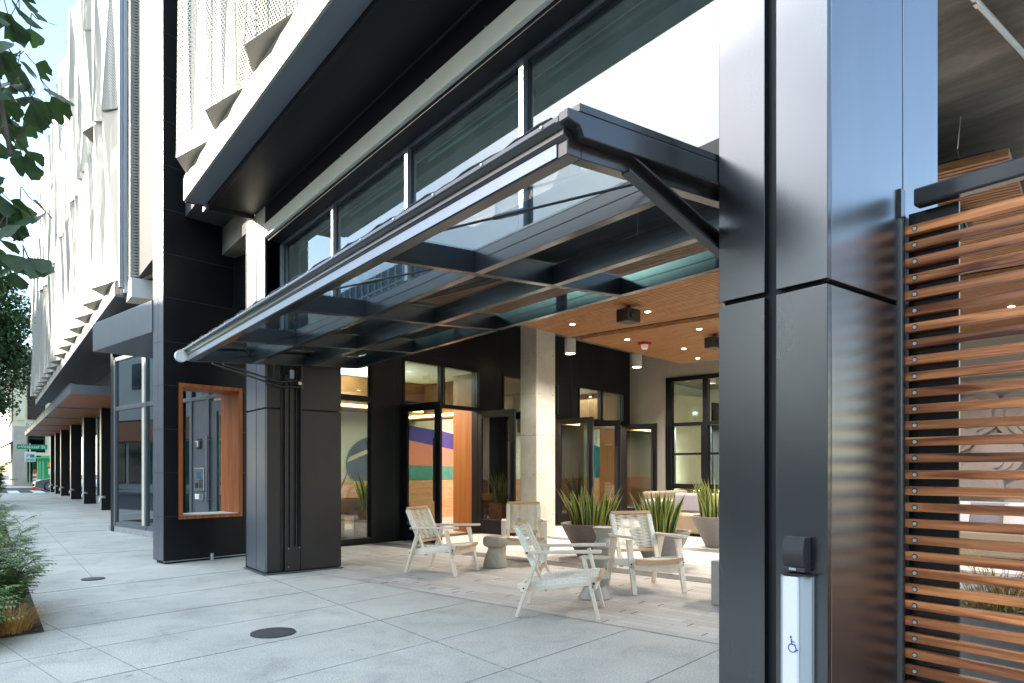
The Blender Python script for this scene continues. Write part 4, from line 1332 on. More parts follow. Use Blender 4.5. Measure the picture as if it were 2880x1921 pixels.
b = MB(); b.extrude([(2.652, 1.522, .06), (2.650, 1.535, .06), (2.6515, 1.575, .06), (2.660, 1.592, .06), (2.669, 1.592, .06), (2.667, 1.519, .06), (2.660, 1.519, .06)], (0, 0, .797)); bar_ = build('push_bar', b, M['plwhite'], t, bevel=.003)
b = MB(); b.extrude([(2.648, 1.47, .862), (2.66, 1.50, .862), (2.648, 1.53, .862), (2.645, 1.59, .862), (2.68, 1.615, .862), (2.7045, 1.615, .862), (2.7045, 1.47, .862), (2.68, 1.47, .862)], (0, 0, .008)); build('cap', b, M['charcoal'], t)
# wheelchair symbol, built in the plane of the bar
b = MB()
XS = 2.6497
def sym(pts, w_):
    q = [Vector((XS, 1.5555 - u * 1.0, .545 + v)) for u, v in pts]
    for a, c in zip(q[:-1], q[1:]):
        d = (c - a).normalized(); s2 = Vector((0, -d.z, d.y)) * w_ / 2
        e = d * w_ * .3
        b.extrude([a - e + s2, c + e + s2, c + e - s2, a - e - s2], (-.0011, 0, 0))
hd = [(.0085 + .0048 * math.cos(i * .524), .0605 + .0048 * math.sin(i * .524)) for i in range(12)]
b.extrude([Vector((XS, 1.5555 - u, .545 + v)) for u, v in hd], (-.0011, 0, 0))
sym([(.010, .053), (.0125, .031), (.026, .031), (.034, .009), (.040, .012)], .0042)
sym([(.011, .042), (.024, .042)], .0038)
sym([(.010 + .0175 * math.cos(a) + .005, .015 + .0175 * math.sin(a) + .0015) for a in [1.9 + .262 * i for i in range(17)]], .0034)
build('wheelchair_symbol', b, M['blue'], bar_)

# ================================================================== COURT FURNITURE
def make_chair():
    t = thing('lounge_chair', '', 'chair', (0, 0, 0), 'bleached teak rope chairs', world=False)
    tk = M['teak']
    for sx in (-1, 1):
        b = MB(); b.bar((sx * .285, .36, 0), (sx * .285, .225, .555), .030, .048, up=(1, 0, 0), h1=.068); build('front_leg', b, tk, t, bevel=.004)
        b = MB(); b.bar((sx * .285, -.36, 0), (sx * .285, -.165, .555), .030, .045, up=(1, 0, 0), h1=.075); build('rear_leg', b, tk, t, bevel=.004)
        b = MB(); b.bar((sx * .285, -.285, .568), (sx * .285, .385, .592), .062, .028); build('armrest', b, tk, t, bevel=.006)
        for y_, z_ in ((.318, .315), (.305, .285), (-.295, .255), (-.285, .225)):
            b = MB(); b.tube([(sx * .305, y_, z_), (sx * .297, y_, z_)], .009, 10); build('bolt', b, M['rubber'], t)
        b = MB(); b.tube([(sx * .318, -.262, .569), (sx * .310, -.262, .569)], .010, 10); build('bolt', b, M['rubber'], t)
        b = MB(); b.bar((sx * .258, -.33, .235), (sx * .258, .30, .315), .024, .038); b.bar((sx * .235, -.36, .262), (sx * .235, .36, .352), .026, .042); build('side_rail', b, tk, t, bevel=.003)
        b = MB(); b.bar((sx * .225, -.10, .23), (sx * .225, -.375, .80), .026, .046, up=(1, 0, 0)); build('back_stile', b, tk, t, bevel=.003)
    b = MB()
    for k in range(10):
        x0, x1 = -.27 + .054 * k, -.216 + .054 * k
        sag = lambda x: -.018 * (1 - (x / .27) ** 2)
        b.add([(x, y, z + h) for h, dz in ((0, 0), (.036, 0)) for x, y, z in ((x0, .345, .335 + sag(x0)), (x1, .345, .335 + sag(x1)), (x1, .375, .338 + sag(x1)), (x0, .375, .338 + sag(x0)))], [(0, 3, 2, 1), (4, 5, 6, 7), (0, 1, 5, 4), (1, 2, 6, 5), (2, 3, 7, 6), (3, 0, 4, 7)])
    build('front_rail', b, M['teakraw'], t)
    b = MB(); b.bar((-.275, .325, .285), (.275, .325, .285), .024, .062); build('apron', b, tk, t, bevel=.003)
    b = MB(); b.bar((-.24, -.335, .262), (.24, -.335, .262), .024, .04); build('rear_rail', b, tk, t, bevel=.003)
    b = MB(); b.bar((-.24, -.370, .808), (.24, -.370, .808), .028, .034, up=(0, -.43, .9)); build('top_rail', b, M['teakraw'], t, bevel=.003)
    b = MB(); b.bar((-.225, -.185, .40), (.225, -.185, .40), .024, .032, up=(0, -.43, .9)); build('lower_back_rail', b, M['teakraw'], t, bevel=.003)
    rc = random.Random(2)
    b = MB()
    nb = 46
    for k in range(nb):                      # horizontal cords wrapped round the back stiles
        f = k / (nb - 1)
        z = .425 + f * .355; y = -.197 - f * .168
        pts = []
        for i in range(9):
            u = i / 8
            x = -.245 + .49 * u
            bow = .026 * math.sin(math.pi * u)
            wv = .0035 * math.sin(u * 12.56 + (k % 2) * 3.14159) * (1 if 0 < i < 8 else 0)
            pts.append((x, y - bow * .9 + .010, z + wv))
        b.tube(pts, .0033, 4, caps=False)
        b.tube([(-.245, y + .008, z), (-.250, y - .026, z - .004), (-.222, y - .034, z)], .003, 4, caps=False)
        b.tube([(.245, y + .008, z), (.250, y - .026, z - .004), (.222, y - .034, z)], .003, 4, caps=False)
    build('back_cord', b, M['cord'], t, smooth=True)
    for sx in (-1, 1):
        b = MB(); b.bar((sx * .226, -.196, .425), (sx * .226, -.366, .778), .040, .056, up=(1, 0, 0))
        build('back_wrap', b, M['cord'], t, bevel=.006)
    b = MB()
    ns_ = 58
    for k in range(ns_):
        f = k / (ns_ - 1)
        y = -.29 + f * .62; z = .292 + f * .077
        pts = [(-.25 + .5 * i / 8, y + .0025 * math.sin(i * 1.57 + (k % 2) * 3.14), z - .030 * math.sin(math.pi * i / 8)) for i in range(9)]
        b.tube(pts, .0044, 4, caps=False)
    build('seat_cord', b, M['cord'], t, smooth=True)
    for sx in (-1, 1):
        b = MB(); b.bar((sx * .238, -.27, .274), (sx * .238, .335, .349), .042, .058)
        build('seat_wrap', b, M['cord'], t, bevel=.007)
    return t
ch = make_chair()
CH = [((4.584, 7.431), -62.2, 'bleached teak rope chair left of the mushroom shaped stool, facing right'),
      ((4.148, 4.666), -49.0, 'nearest bleached teak rope chair, seen side on in front of the hourglass stool'),
      ((5.697, 5.044), -112.7, 'bleached teak rope chair facing the street beside the foreground pillar'),
      ((6.06, 7.62), -127.5, 'bleached teak rope chair in front of the concrete column, farthest of the group')]
for k, ((x, y), ang, lb) in enumerate(CH):
    o = ch if k == 0 else copy_tree(ch)
    o.location = (x, y, .006)
    o.rotation_euler = (0, 0, R(ang - 90))
    o['label'] = lb

def lathe_thing(name, label, cat, x, y, prof, m, part_name, group=None, n=48):
    t = thing(name, label, cat, (x, y, .006), group)
    b = MB(); b.lathe(prof, (x, y, .006), n); build(part_name, b, m, t, smooth=True)
    return t
def smoothprof(p, n=6):
    out = []
    for i in range(len(p) - 1):
        p0 = p[max(i - 1, 0)]; p1 = p[i]; p2 = p[i + 1]; p3 = p[min(i + 2, len(p) - 1)]
        for k in range(n):
            t = k / n
            out.append(tuple(.5 * ((2 * p1[j]) + (-p0[j] + p2[j]) * t + (2 * p0[j] - 5 * p1[j] + 4 * p2[j] - p3[j]) * t * t + (-p0[j] + 3 * p1[j] - 3 * p2[j] + p3[j]) * t ** 3) for j in range(2)))
    out.append(p[-1])
    return out
t = lathe_thing('garden_stool', 'taupe mushroom shaped ceramic stool between two rope chairs', 'stool', 5.375, 7.374,
            smoothprof([(.155, 0), (.163, .012), (.158, .06), (.125, .16), (.098, .245), (.098, .27)]) , M['stool1'], 'base')
b = MB(); b.lathe(smoothprof([(.09, .262), (.135, .275), (.162, .305), (.166, .345), (.160, .385), (.140, .408), (.08, .414), (.002, .412)]), (5.375, 7.374, .006), 48); build('seat', b, M['stool1'], t, smooth=True)
def tier_stool(x, y, label, h=1.0):
    t = thing('garden_stool', label, 'stool', (x, y, .006), 'hourglass ceramic stools')
    pr = [(.163, 0), (.166, .008), (.112, .108), (.108, .12), (.112, .128), (.160, .205), (.163, .213), (.160, .222), (.108, .292), (.105, .30), (.109, .31)]
    b = MB(); b.lathe([(r, z * h) for r, z in pr], (x, y, .006), 48); build('base', b, M['stool2'], t, smooth=True)
    b = MB(); b.lathe([(r, z * h) for r, z in [(.104, .303), (.150, .392), (.160, .405), (.157, .414), (.02, .416), (.001, .416)]], (x, y, .006), 48); build('seat', b, M['stool2'], t, smooth=True)
tier_stool(4.872, 4.977, 'grey green hourglass stool right behind the nearest rope chair')
tier_stool(6.55, 6.50, 'taller taupe tiered stool in front of the left planter bowl', 1.28)

def snake_plant(x, y, z, n, r, hmin, hmax, label, seed, parent=None):
    t = thing('snake_plant', label, 'plant', (x, y, z), 'snake plants')
    rs = random.Random(seed)
    b = MB()
    for k in range(n):
        a = rs.random() * 6.283; q = r * math.sqrt(rs.random())
        base = Vector((x + q * math.cos(a), y + q * math.sin(a), z))
        h = hmin + (hmax - hmin) * rs.random()
        lean = Vector((math.cos(a), math.sin(a), 0)) * (.05 + .48 * q / r * rs.random() + .08 * rs.random())
        tw = rs.random() * 6.28; tws = (rs.random() - .5) * 2.2
        w_ = .020 + .014 * rs.random()
        rows_ = []
        for i in range(8):
            f = i / 7
            c = base + Vector((0, 0, h * f)) + lean * h * f ** 1.6
            ww = w_ * (.75 + .55 * math.sin(math.pi * min(1, f * 1.15 + .1))) * (1 if f < .75 else max(.02, (1 - f) / .25))
            u = Vector((math.cos(tw + tws * f), math.sin(tw + tws * f), 0))
            nrm = Vector((-u.y, u.x, 0))
            rows_.append([c - u * ww + nrm * ww * .35, c - u * ww * .60 + nrm * .1 * ww, c, c + u * ww * .60 + nrm * .1 * ww, c + u * ww + nrm * ww * .35])
        for i in range(7):
            for j in range(4):
                b.m = 1 if j in (0, 3) else 0
                b.add([rows_[i][j], rows_[i][j + 1], rows_[i + 1][j + 1], rows_[i + 1][j]], [(0, 1, 2, 3)])
    build('leaves', b, [M['snake'], M['snakeedge']], t, smooth=True, flip=False)
def bowl(x, y, r, h, m, label, seed, plabel, n=46, ph=(.35, .62)):
    t = thing('planter_bowl', label, 'planter', (x, y, .006), 'round concrete planter bowls')
    pr = smoothprof([(r * .40, 0), (r * .46, .01), (r * .62, h * .33), (r * .82, h * .66), (r, h * .98)], 5) + [(r + .004, h), (r - .035, h), (r - .06, h - .06)]
    b = MB(); b.lathe(pr, (x, y, .006), 64); build('shell', b, m, t, smooth=True)
    b = MB()
    rs = random.Random(seed)
    for k in range(260):
        a = rs.random() * 6.283; q = (r - .07) * math.sqrt(rs.random())
        s_ = .014 + .014 * rs.random()
        c = Vector((x + q * math.cos(a), y + q * math.sin(a), h - .045 + rs.random() * .012))
        b.add([c + Vector(v) * s_ for v in ((1, 0, 0), (-.8, .5, 0), (-.3, -1, .1), (.1, .1, .8), (.6, .8, .2))], [(0, 2, 3), (2, 1, 3), (1, 4, 3), (4, 0, 3)])
    b.lathe([(r - .058, h - .058), (r - .058, h - .05)], (x, y, 0), 40)
    build('pebbles', b, M['pebble'], t)
    snake_plant(x, y, h - .04, n, r * .62, ph[0], ph[1], plabel, seed + 9)
bowl(7.15, 7.38, .45, .50, M['bowl'], 'brown round concrete bowl behind the tiered stool', 1, 'snake plant in the brown bowl behind the tiered stool', 60)
bowl(7.35, 6.23, .42, .46, M['bowlgrey'], 'grey round bowl directly behind the chair facing the street', 2, 'snake plant behind the chair facing the street', 56)
bowl(9.75, 7.0, .46, .52, M['bowlgrey'], 'grey round bowl beside the foreground pillar by the sofas', 3, 'snake plant in the bowl next to the sofas', 56, (.4, .72))
for i, (s_, n_, lb) in enumerate(((4.25, 1.1, 'snake plant inside the lobby beside the first doorway'), (5.05, 2.2, 'snake plant inside the lobby before the mural'), (3.3, 1.0, 'snake plant inside the fixed glazing'))):
    c = P3(FB, s_, n_, 0)
    t = thing('plant_box', ['square ply plant box inside the first doorway', 'square ply plant box before the mural', 'square ply plant box inside the fixed glazing'][i], 'planter', tuple(c), 'ply plant boxes')
    b = MB(); b.box(s_ - .2, s_ + .2, n_ - .2, n_ + .2, .006, .52, FB); build('box', b, M['ceilwood'], t, bevel=.004)
    b = MB(); b.box(s_ - .18, s_ + .18, n_ - .18, n_ + .18, .52, .525, FB); build('soil', b, M['soil'], t)
    snake_plant(c.x, c.y, .52, 22, .15, .45, .8, lb, 40 + i)

# sofas
def sofa(fr, wd, dp, label, m, round_end=True, hb=.82):
    t = thing('sofa', label, 'sofa', (fr[0].x, fr[0].y, 0), 'curved lounge sofas')
    b = MB(); b.box(-wd / 2, wd / 2, 0, dp, .06, .42, fr); build('seat', b, M['tan'], t, bevel=.03)
    b = MB(); b.box(-wd / 2, wd / 2, dp - .22, dp, .42, hb, fr); build('backrest', b, m, t, bevel=.05)
    for sx in (-1, 1):
        b = MB(); b.tube([P3(fr, sx * (wd / 2 + .10), .32, .02), P3(fr, sx * (wd / 2 + .10), .32, .66), P3(fr, sx * (wd / 2 + .10), .32, .68)], [.30, .30, .28], 32); build('armrest', b, m, t, smooth=True)
    b = MB(); b.box(-wd / 2 + .1, wd / 2 - .1, .1, dp - .1, 0, .06, fr); build('plinth', b, M['rubber'], t)
    return t
sofa((Vector((10.9, 8.2)), -UB, WB), 2.0, .95, 'lavender grey curved sofa behind the planter bowls', M['fabric'])
sofa((Vector((12.6, 9.6)), WB, UB), 1.8, .9, 'tan backed sofa against the end wall window', M['tan'])
so = sofa((Vector((11.2, 3.6)), -UB, WB), 3.4, .95, 'pale long sofa below the cloud relief behind the fence', M['fabric'])
for i, m_ in enumerate((-1.2, -.5, .4, 1.1)):
    c = P3((Vector((11.2, 3.6)), -UB, WB), m_, .62, .60)
    t = thing('cushion', ['leftmost pale cushion on the long sofa behind the fence', 'second pale cushion on the long sofa behind the fence', 'third pale cushion on the long sofa behind the fence', 'rightmost pale cushion on the long sofa behind the fence'][i], 'cushion', tuple(c), 'cushions on the long sofa')
    b = MB()
    g = 6
    vs = []
    for sgn in (1, -1):
        for i2 in range(g + 1):
            for j2 in range(g + 1):
                u, v = i2 / g * 2 - 1, j2 / g * 2 - 1
                puff = .08 * (1 - abs(u) ** 2.2) ** .5 * (1 - abs(v) ** 2.2) ** .5
                q = P3((c.xy, -UB, WB), u * .24, .12 * v + sgn * puff, c.z + v * .22)
                vs.append(q)
    fs = []
    nn = (g + 1) ** 2
    for i2 in range(g):
        for j2 in range(g):
            a = i2 * (g + 1) + j2
            fs.append((a, a + 1, a + g + 2, a + g + 1)); fs.append((nn + a, nn + a + g + 1, nn + a + g + 2, nn + a + 1))
    b.add(vs, fs); build('cover', b, M['cushion'], t, smooth=True)
t = thing('concrete_block', 'cream concrete block with a slot handle beside the foreground pillar', 'block', (5.75, 3.9, 0))
br_ = (Vector((5.505, 4.039)), WB, UB)
b = MB(); b.box(0, .5, -.5, 0, .006, .43, br_); build('block', b, M['boxcream'], t, bevel=.008)
b = MB(); b.box(-.002, .003, -.34, -.12, .335, .365, br_); b.box(.12, .34, -.503, -.498, .335, .365, br_); build('slot', b, M['backgrey'], t)

# planter behind the fence
t = thing('concrete_planter', 'low concrete planter wall with a drain hole behind the fence', 'planter', (4.6, .8, 0))
b = MB(); b.box(4.40, 4.52, -2.4, 1.9, 0, .50); b.box(4.52, 6.1, 1.78, 1.9, 0, .50); b.box(6.1, 6.22, -2.4, 1.9, 0, .5)
build('wall', b, M['planterconc'], t, bevel=.006)
b = MB(); b.box(4.52, 6.1, -2.4, 1.78, .1, .44); build('soil', b, M['soil'], t)
b = MB(); b.tube([(4.398, 1.18, .20), (4.402, 1.18, .20)], .022, 16); build('drain_hole', b, M['rubber'], t)

# ================================================================== PLANTING
def leaflet(b, p, d, up, L, w_):
    d = d.normalized()
    s_ = d.cross(up)
    if s_.length < 1e-3:
        s_ = Vector((1, 0, 0))
    s_.normalize()
    n = s_.cross(d)
    q = [p, p + d * L * .35 + s_ * w_ + n * w_ * .25, p + d * L - n * L * .12, p + d * L * .35 - s_ * w_ + n * w_ * .25, p + d * L * .45 - n * w_ * .1]
    b.add(q, [(0, 1, 4), (1, 2, 4), (2, 3, 4), (3, 0, 4)])
def pinnate_shrub(x, y, h, spread, nst, seed, label, name='flowering_shrub', Lf=.050):
    t = thing(name, label, 'shrub', (x, y, .01))
    rs = random.Random(seed)
    st = MB(); lf = MB()
    for k in range(nst):
        a = rs.random() * 6.283
        hh = h * (.45 + .55 * rs.random())
        out = spread * (.25 + .75 * rs.random())
        p0 = Vector((x + .07 * math.cos(a), y + .07 * math.sin(a), .0))
        dirv = Vector((math.cos(a), math.sin(a), 0))
        pts = []
        bend = rs.random() * .8
        for i in range(7):
            f = i / 6
            side = Vector((-dirv.y, dirv.x, 0)) * math.sin(f * 3 + k) * .05
            pts.append(p0 + dirv * out * f ** 1.4 + side + Vector((0, 0, hh * (f - .18 * bend * f * f * f))))
        st.tube(pts, [.006 * (1 - .75 * i / 6) for i in range(7)], 4, caps=False)
        for i in range(2, 7):
            for sub in range(4):
                c = pts[i - 1].lerp(pts[i], (sub + rs.random()) / 3)
                ra = rs.random() * 6.283
                rd = (Vector((math.cos(ra), math.sin(ra), .25 + .4 * rs.random())) + dirv * .5).normalized()
                rl = .10 + .09 * rs.random()
                st.tube([c, c + rd * rl * .6, c + rd * rl + Vector((0, 0, -.02))], .0018, 3, caps=False)
                lf.m = 1 if rs.random() < .3 else 0
                side = rd.cross(Vector((0, 0, 1))).normalized()
                for j in range(6):
                    f = .2 + .8 * j / 5
                    q = c + rd * rl * f + Vector((0, 0, -.02 * f * f))
                    for sg in (-1, 1):
                        dd = side * sg + rd * .7 + Vector((0, 0, -.25 - .3 * rs.random()))
                        leaflet(lf, q, dd, Vector((0, 0, 1)), Lf * (.7 + .5 * rs.random()), Lf * .17)
                leaflet(lf, c + rd * rl, rd + Vector((0, 0, -.3)), Vector((0, 0, 1)), Lf * 1.1, Lf * .18)
    build('foliage', lf, [M['leaf'], M['leaf2']], t, flip=False)
    build('stem', st, M['stem'], t, flip=False)
def grass_tuft(x, y, h, spread, n, seed, label, mk='drygrass', name='grass_tuft'):
    rs = random.Random(seed)
    b = MB()
    for k in range(n):
        a = rs.random() * 6.283
        q = spread * .55 * math.sqrt(rs.random())
        p = Vector((x + q * math.cos(a), y + q * math.sin(a), .005))
        hh = h * (.25 + .75 * rs.random())
        out = Vector((math.cos(a + rs.random() - .5), math.sin(a + rs.random() - .5), 0)) * spread * (.15 + rs.random() * 1.0)
        w_ = .0036
        s_ = Vector((-out.y, out.x, 0)).normalized() * w_
        prev = None
        for i in range(5):
            f = i / 4
            c = p + out * f ** 1.7 + Vector((0, 0, hh * (f - .32 * f ** 3)))
            cur = (c - s_ * (1 - f * .9), c + s_ * (1 - f * .9))
            if prev:
                b.add([prev[0], prev[1], cur[1], cur[0]], [(0, 1, 2, 3)])
            prev = cur
    return b
def tuft_thing(x, y, h, spread, n, seed, label, mk='drygrass', zoff=0):
    b = grass_tuft(x, y, h, spread, n, seed, label)
    for i, v in enumerate(b.v): b.v[i] = v + Vector((0, 0, zoff))
    t = thing('grass_tuft', label, 'grass', (x, y, zoff + .005))
    build('blades', b, M[mk], t, flip=False)
pinnate_shrub(.02, 7.40, .82, .44, 40, 3, 'leafy green shrub with narrow leaflets arching over the sidewalk at the bed corner')
pinnate_shrub(-.26, 6.45, .40, .30, 24, 4, 'low fresh green shrub at the near corner of the planting bed')
pinnate_shrub(-.32, 8.35, .98, .5, 34, 5, 'taller green shrub behind the corner shrub in the planting bed')
pinnate_shrub(-.30, 9.6, .95, .5, 20, 15, 'farthest green shrub in the near planting bed')
pinnate_shrub(-.12, 15.0, .85, .5, 20, 6, 'bushy green shrub in the second planting bed farther along the sidewalk')
pinnate_shrub(-.3, 17.8, 1.3, .6, 22, 7, 'tall pale green shrub at the far end of the second planting bed', Lf=.07)
tuft_thing(.12, 6.80, .34, .30, 420, 8, 'dry orange grass tuft at the corner of the planting bed')
tuft_thing(-.25, 7.05, .40, .30, 220, 18, 'dry orange grass tuft behind the corner tuft, under the shrub')
tuft_thing(.05, 14.5, .40, .36, 200, 9, 'dry yellow grass tuft at the edge of the second planting bed')
for k in range(7):
    tuft_thing(4.85 + .33 * (k % 3), 1.45 - .42 * k, .55, .42, 220, 50 + k, 'dry ornamental grass clump number %s along the concrete planter behind the fence' % ('one', 'two', 'three', 'four', 'five', 'six', 'seven')[k] if False else ['straw coloured grass clump nearest the pillar in the concrete planter', 'second straw coloured grass clump from the pillar in the concrete planter', 'third straw coloured grass clump from the pillar in the concrete planter', 'fourth straw coloured grass clump from the pillar in the concrete planter', 'fifth straw coloured grass clump from the pillar in the concrete planter', 'sixth straw coloured grass clump from the pillar in the concrete planter', 'straw coloured grass clump farthest from the pillar in the concrete planter'][k], 'drygrass', .44)
def groundcover():
    rs = random.Random(77); b = MB()
    for k in range(2600):
        x = 4.54 + rs.random() * .75; y = 1.75 - rs.random() * 3.2
        a = rs.random() * 6.283; z = .44 + rs.random() * .13
        leaflet(b, Vector((x, y, z)), Vector((math.cos(a), math.sin(a), .5 * rs.random())), Vector((0, 0, 1)), .05, .009)
    struct('groundcover', b, M['leaf2'], kind='stuff', flip=False)
groundcover()
b = MB(); b.box(-.5, .22, 27.5, 30.5, 0, .75)
t = thing('planter_box', 'grey planter box with a timber rim standing on the far sidewalk', 'planter', (-.1, 29, 0))
build('box', b, M['planterconc'], t, bevel=.01)
b = MB(); b.box(-.55, .27, 27.45, 30.55, .75, .82); build('rim', b, M['cedar'], t)
b = MB(); b.box(-.45, .17, 27.55, 30.45, .82, .825); build('soil', b, M['soil'], t)
pinnate_shrub(-.05, 28.2, 1.9, .55, 26, 21, 'tall bright green shrub growing from the timber rimmed planter box', Lf=.13)

def litter():
    rs = random.Random(91); b = MB()
    for k in range(70):
        x = -.2 + 3.0 * rs.random() ** 1.5; y = 3.2 + 6.5 * rs.random()
        if x < .45 and y > 6.4: x += .5
        a = rs.random() * 6.283
        leaflet(b, Vector((x, y, .008 + .006 * rs.random())), Vector((math.cos(a), math.sin(a), .1)), Vector((0, 0, 1)), .02 + .025 * rs.random(), .007)
    struct('fallen_leaves', b, M['drygrass'], kind='stuff', flip=False)
litter()
# ---- ginkgo street tree: trunk by the kerb, one leafy branch hanging into the upper left
def ginkgo():
    t = thing('ginkgo_tree', 'ginkgo street tree with fan shaped leaves hanging in the upper left corner', 'tree', (-1.35, 2.6, 0))
    rs = random.Random(12)
    b = MB()
    b.tube([(-1.35, 2.6, 0), (-1.33, 2.6, 1.2), (-1.28, 2.58, 2.4), (-1.2, 2.55, 3.6), (-1.2, 2.6, 5.0), (-1.1, 2.5, 6.2)], [.11, .09, .08, .07, .05, .03], 12)
    build('trunk', b, M['bark'], t, smooth=True)
    br = MB()
    limbs = [[(-1.2, 2.55, 3.6), (-.75, 2.55, 3.75), (-.2, 2.52, 3.6), (.04, 2.5, 3.2), (.06, 2.48, 2.75)],
             [(-1.25, 2.57, 2.9), (-.8, 2.5, 3.0), (-.3, 2.45, 2.85), (.0, 2.42, 2.55), (.05, 2.42, 2.2)],
             [(-1.28, 2.58, 2.4), (-.9, 2.6, 2.55), (-.45, 2.6, 2.5), (-.1, 2.58, 2.25), (.02, 2.55, 1.95)],
             [(-1.2, 2.6, 4.2), (-.8, 2.9, 4.6), (-.2, 3.1, 4.9)], [(-1.2, 2.6, 4.6), (-1.6, 2.2, 5.1), (-2.0, 1.9, 5.3)], [(-1.25, 2.57, 3.3), (-1.7, 2.9, 3.8), (-2.1, 3.1, 4.2)]]
    for l in limbs:
        br.tube(l, [.022 - .016 * i / (len(l) - 1) for i in range(len(l))], 6)
    lf = MB()
    def fan(p, d, nrm, L):
        """one ginkgo leaf: stalk, then a notched fan with a wavy rim"""
        d = d.normalized(); s_ = d.cross(nrm).normalized(); nn = s_.cross(d)
        br.tube([p - d * L * .55 + Vector((0, 0, L * .25)), p - d * L * .2 + Vector((0, 0, L * .04)), p], .0014, 4, caps=False)
        base = p
        n = 13
        half = 1.02 + .2 * rs.random()
        notch = .55 + .35 * rs.random()
        cup = (rs.random() - .5) * .5
        fold = rs.random() * .35
        rim = []; mid = []
        for i in range(n):
            u = i / (n - 1) * 2 - 1
            ang = u * half
            rad = L * (1 - .12 * u * u) * (1 + .04 * math.sin(i * 2.3 + L * 900) + .05 * (rs.random() - .5))
            if abs(u) < .12: rad *= notch
            for arr, rr_ in ((mid, .5 * L), (rim, rad)):
                q = base + d * rr_ * math.cos(ang) + s_ * rr_ * math.sin(ang) + nn * (cup * rr_ * (rr_ / L) * .6 + fold * abs(math.sin(ang)) * rr_) - Vector((0, 0, 1)) * (rr_ / L) ** 2 * L * .22
                arr.append(q)
        i0 = [base] + mid + rim
        fs = [(0, 1 + i, 2 + i) for i in range(n - 1)] + [(1 + i, 1 + n + i, 2 + n + i, 2 + i) for i in range(n - 1)]
        lf.add(i0, fs)
    def whorl(c, out, m, L0):
        for k in range(m):
            a = rs.random() * 6.283
            d = Vector((math.cos(a), math.sin(a), -.45 - .6 * rs.random())) + Vector(out) * .7
            nrm = Vector((rs.random() - .5, rs.random() - .5, .6 + .4 * rs.random()))
            L = L0 * (.75 + .45 * rs.random())
            fan(c + d.normalized() * L * .6, d, nrm, L)
    # screen-facing sprays in a loose curtain a little over two metres away
    for l in limbs[:3]:
        for i in range(1, len(l)):
            for f in (.1, .45, .8):
                c = Vector(l[i - 1]).lerp(Vector(l[i]), f)
                whorl(c, (.35, -.05, -.1), 3, .062)
    for k in range(52):                                      # lower, denser part of the spray
        z = 1.90 + .78 * rs.random()
        x = -.10 + .23 * rs.random()
        c = Vector((x, 2.45 + .2 * rs.random(), z))
        whorl(c, (.3, 0, 0), 2, .062)
    for k in range(7):
        whorl(Vector((.0 + .10 * rs.random(), 2.5, 2.65 + .5 * rs.random())), (.5, 0, 0), 2, .07)
    for l in limbs[3:]:
        for i in range(1, len(l)):
            for f in (.2, .5, .8, 1):
                whorl(Vector(l[i - 1]).lerp(Vector(l[i]), f), (0, 0, 0), 7, .08)
    build('branch', br, M['bark'], t, flip=False)
    build('crown', lf, M['ginkgo'], t, smooth=True, flip=False)
ginkgo()

def tree(x, y, h, rad, label, seed, ncl=90, name='street_tree', group=None, zlow=.3):
    t = thing(name, label, 'tree', (x, y, 0), group)
    rs = random.Random(seed)
    b = MB(); b.tube([(x, y, 0), (x + .1, y, h * .25), (x - .05, y + .1, h * .5), (x + .1, y, h * .82)], [.22, .17, .12, .04], 10)
    for k in range(12):
        a = rs.random() * 6.28; z = h * (.28 + .5 * rs.random())
        b.tube([(x, y, z), (x + rad * .4 * math.cos(a), y + rad * .4 * math.sin(a), z + h * .08), (x + rad * .75 * math.cos(a), y + rad * .75 * math.sin(a), z + h * .17)], [.07, .045, .015], 6)
    build('trunk', b, M['bark'], t, smooth=True)
    lf = MB()
    for k in range(ncl):
        while True:
            u = Vector((rs.uniform(-1, 1), rs.uniform(-1, 1), rs.uniform(-1, 1)))
            if .25 < u.length < 1: break
        c = Vector((x + u.x * rad, y + u.y * rad, h * (zlow + (1 - zlow) / 2) + u.z * h * (1 - zlow) / 2))
        cr_ = rad * (.16 + .16 * rs.random())
        for j in range(70):
            v = Vector((rs.gauss(0, 1), rs.gauss(0, 1), rs.gauss(0, .8))) * cr_ * .55
            p = c + v
            d = Vector((rs.uniform(-1, 1), rs.uniform(-1, 1), rs.uniform(-1, .6)))
            leaflet(lf, p, d, Vector((0, 0, 1)), .30, .11)
    build('crown', lf, M['treeleaf'], t, flip=False)
tree(-.6, 56.5, 15.5, 3.2, 'tall leafy green tree beside the cream corner building', 31, 300)
tree(-3.8, 60, 14, 3.6, 'dark green tree at the left edge behind the corner building', 32, 200)
tree(-1.9, 36, 6.5, 1.8, 'small dark street tree along the far kerb at the left edge', 33, 70)

# ================================================================== ACROSS THE SIDE STREET
cb = thing('corner_building', 'cream three storey corner building with paired windows beyond the side street', 'building', (6, 69, 0))
cm = mat('cream_render', (.80, .70, .50), .75, 0, .06, 1)
cs = mat('grey_side_wall', (.30, .29, .28), .8, 0, .1, .6)
cst = mat('tan_stone', (.50, .42, .35), .8, 0, .12, 1.5)
X0 = 1.55
b = MB(); b.box(X0 + .1, 16, 69.3, 84, 0, 9.6); build('wall', b, cm, cb)
b = MB(); b.box(X0 + .08, X0 + .10, 69.4, 84, 0, 9.6); build('side_wall', b, cs, cb)
b = MB(); b.box(X0 - .4, 16.5, 68.5, 84, 9.0, 9.5); b.box(X0, 16.2, 69, 84, 9.5, 9.55); build('cornice', b, cm, cb, bevel=.05)
b = MB(); b.box(X0 + .1, 16, 69, 70, 9.5, 11.2); b.box(X0, 16, 68.95, 70, 11.2, 11.35); build('parapet', b, cm, cb)
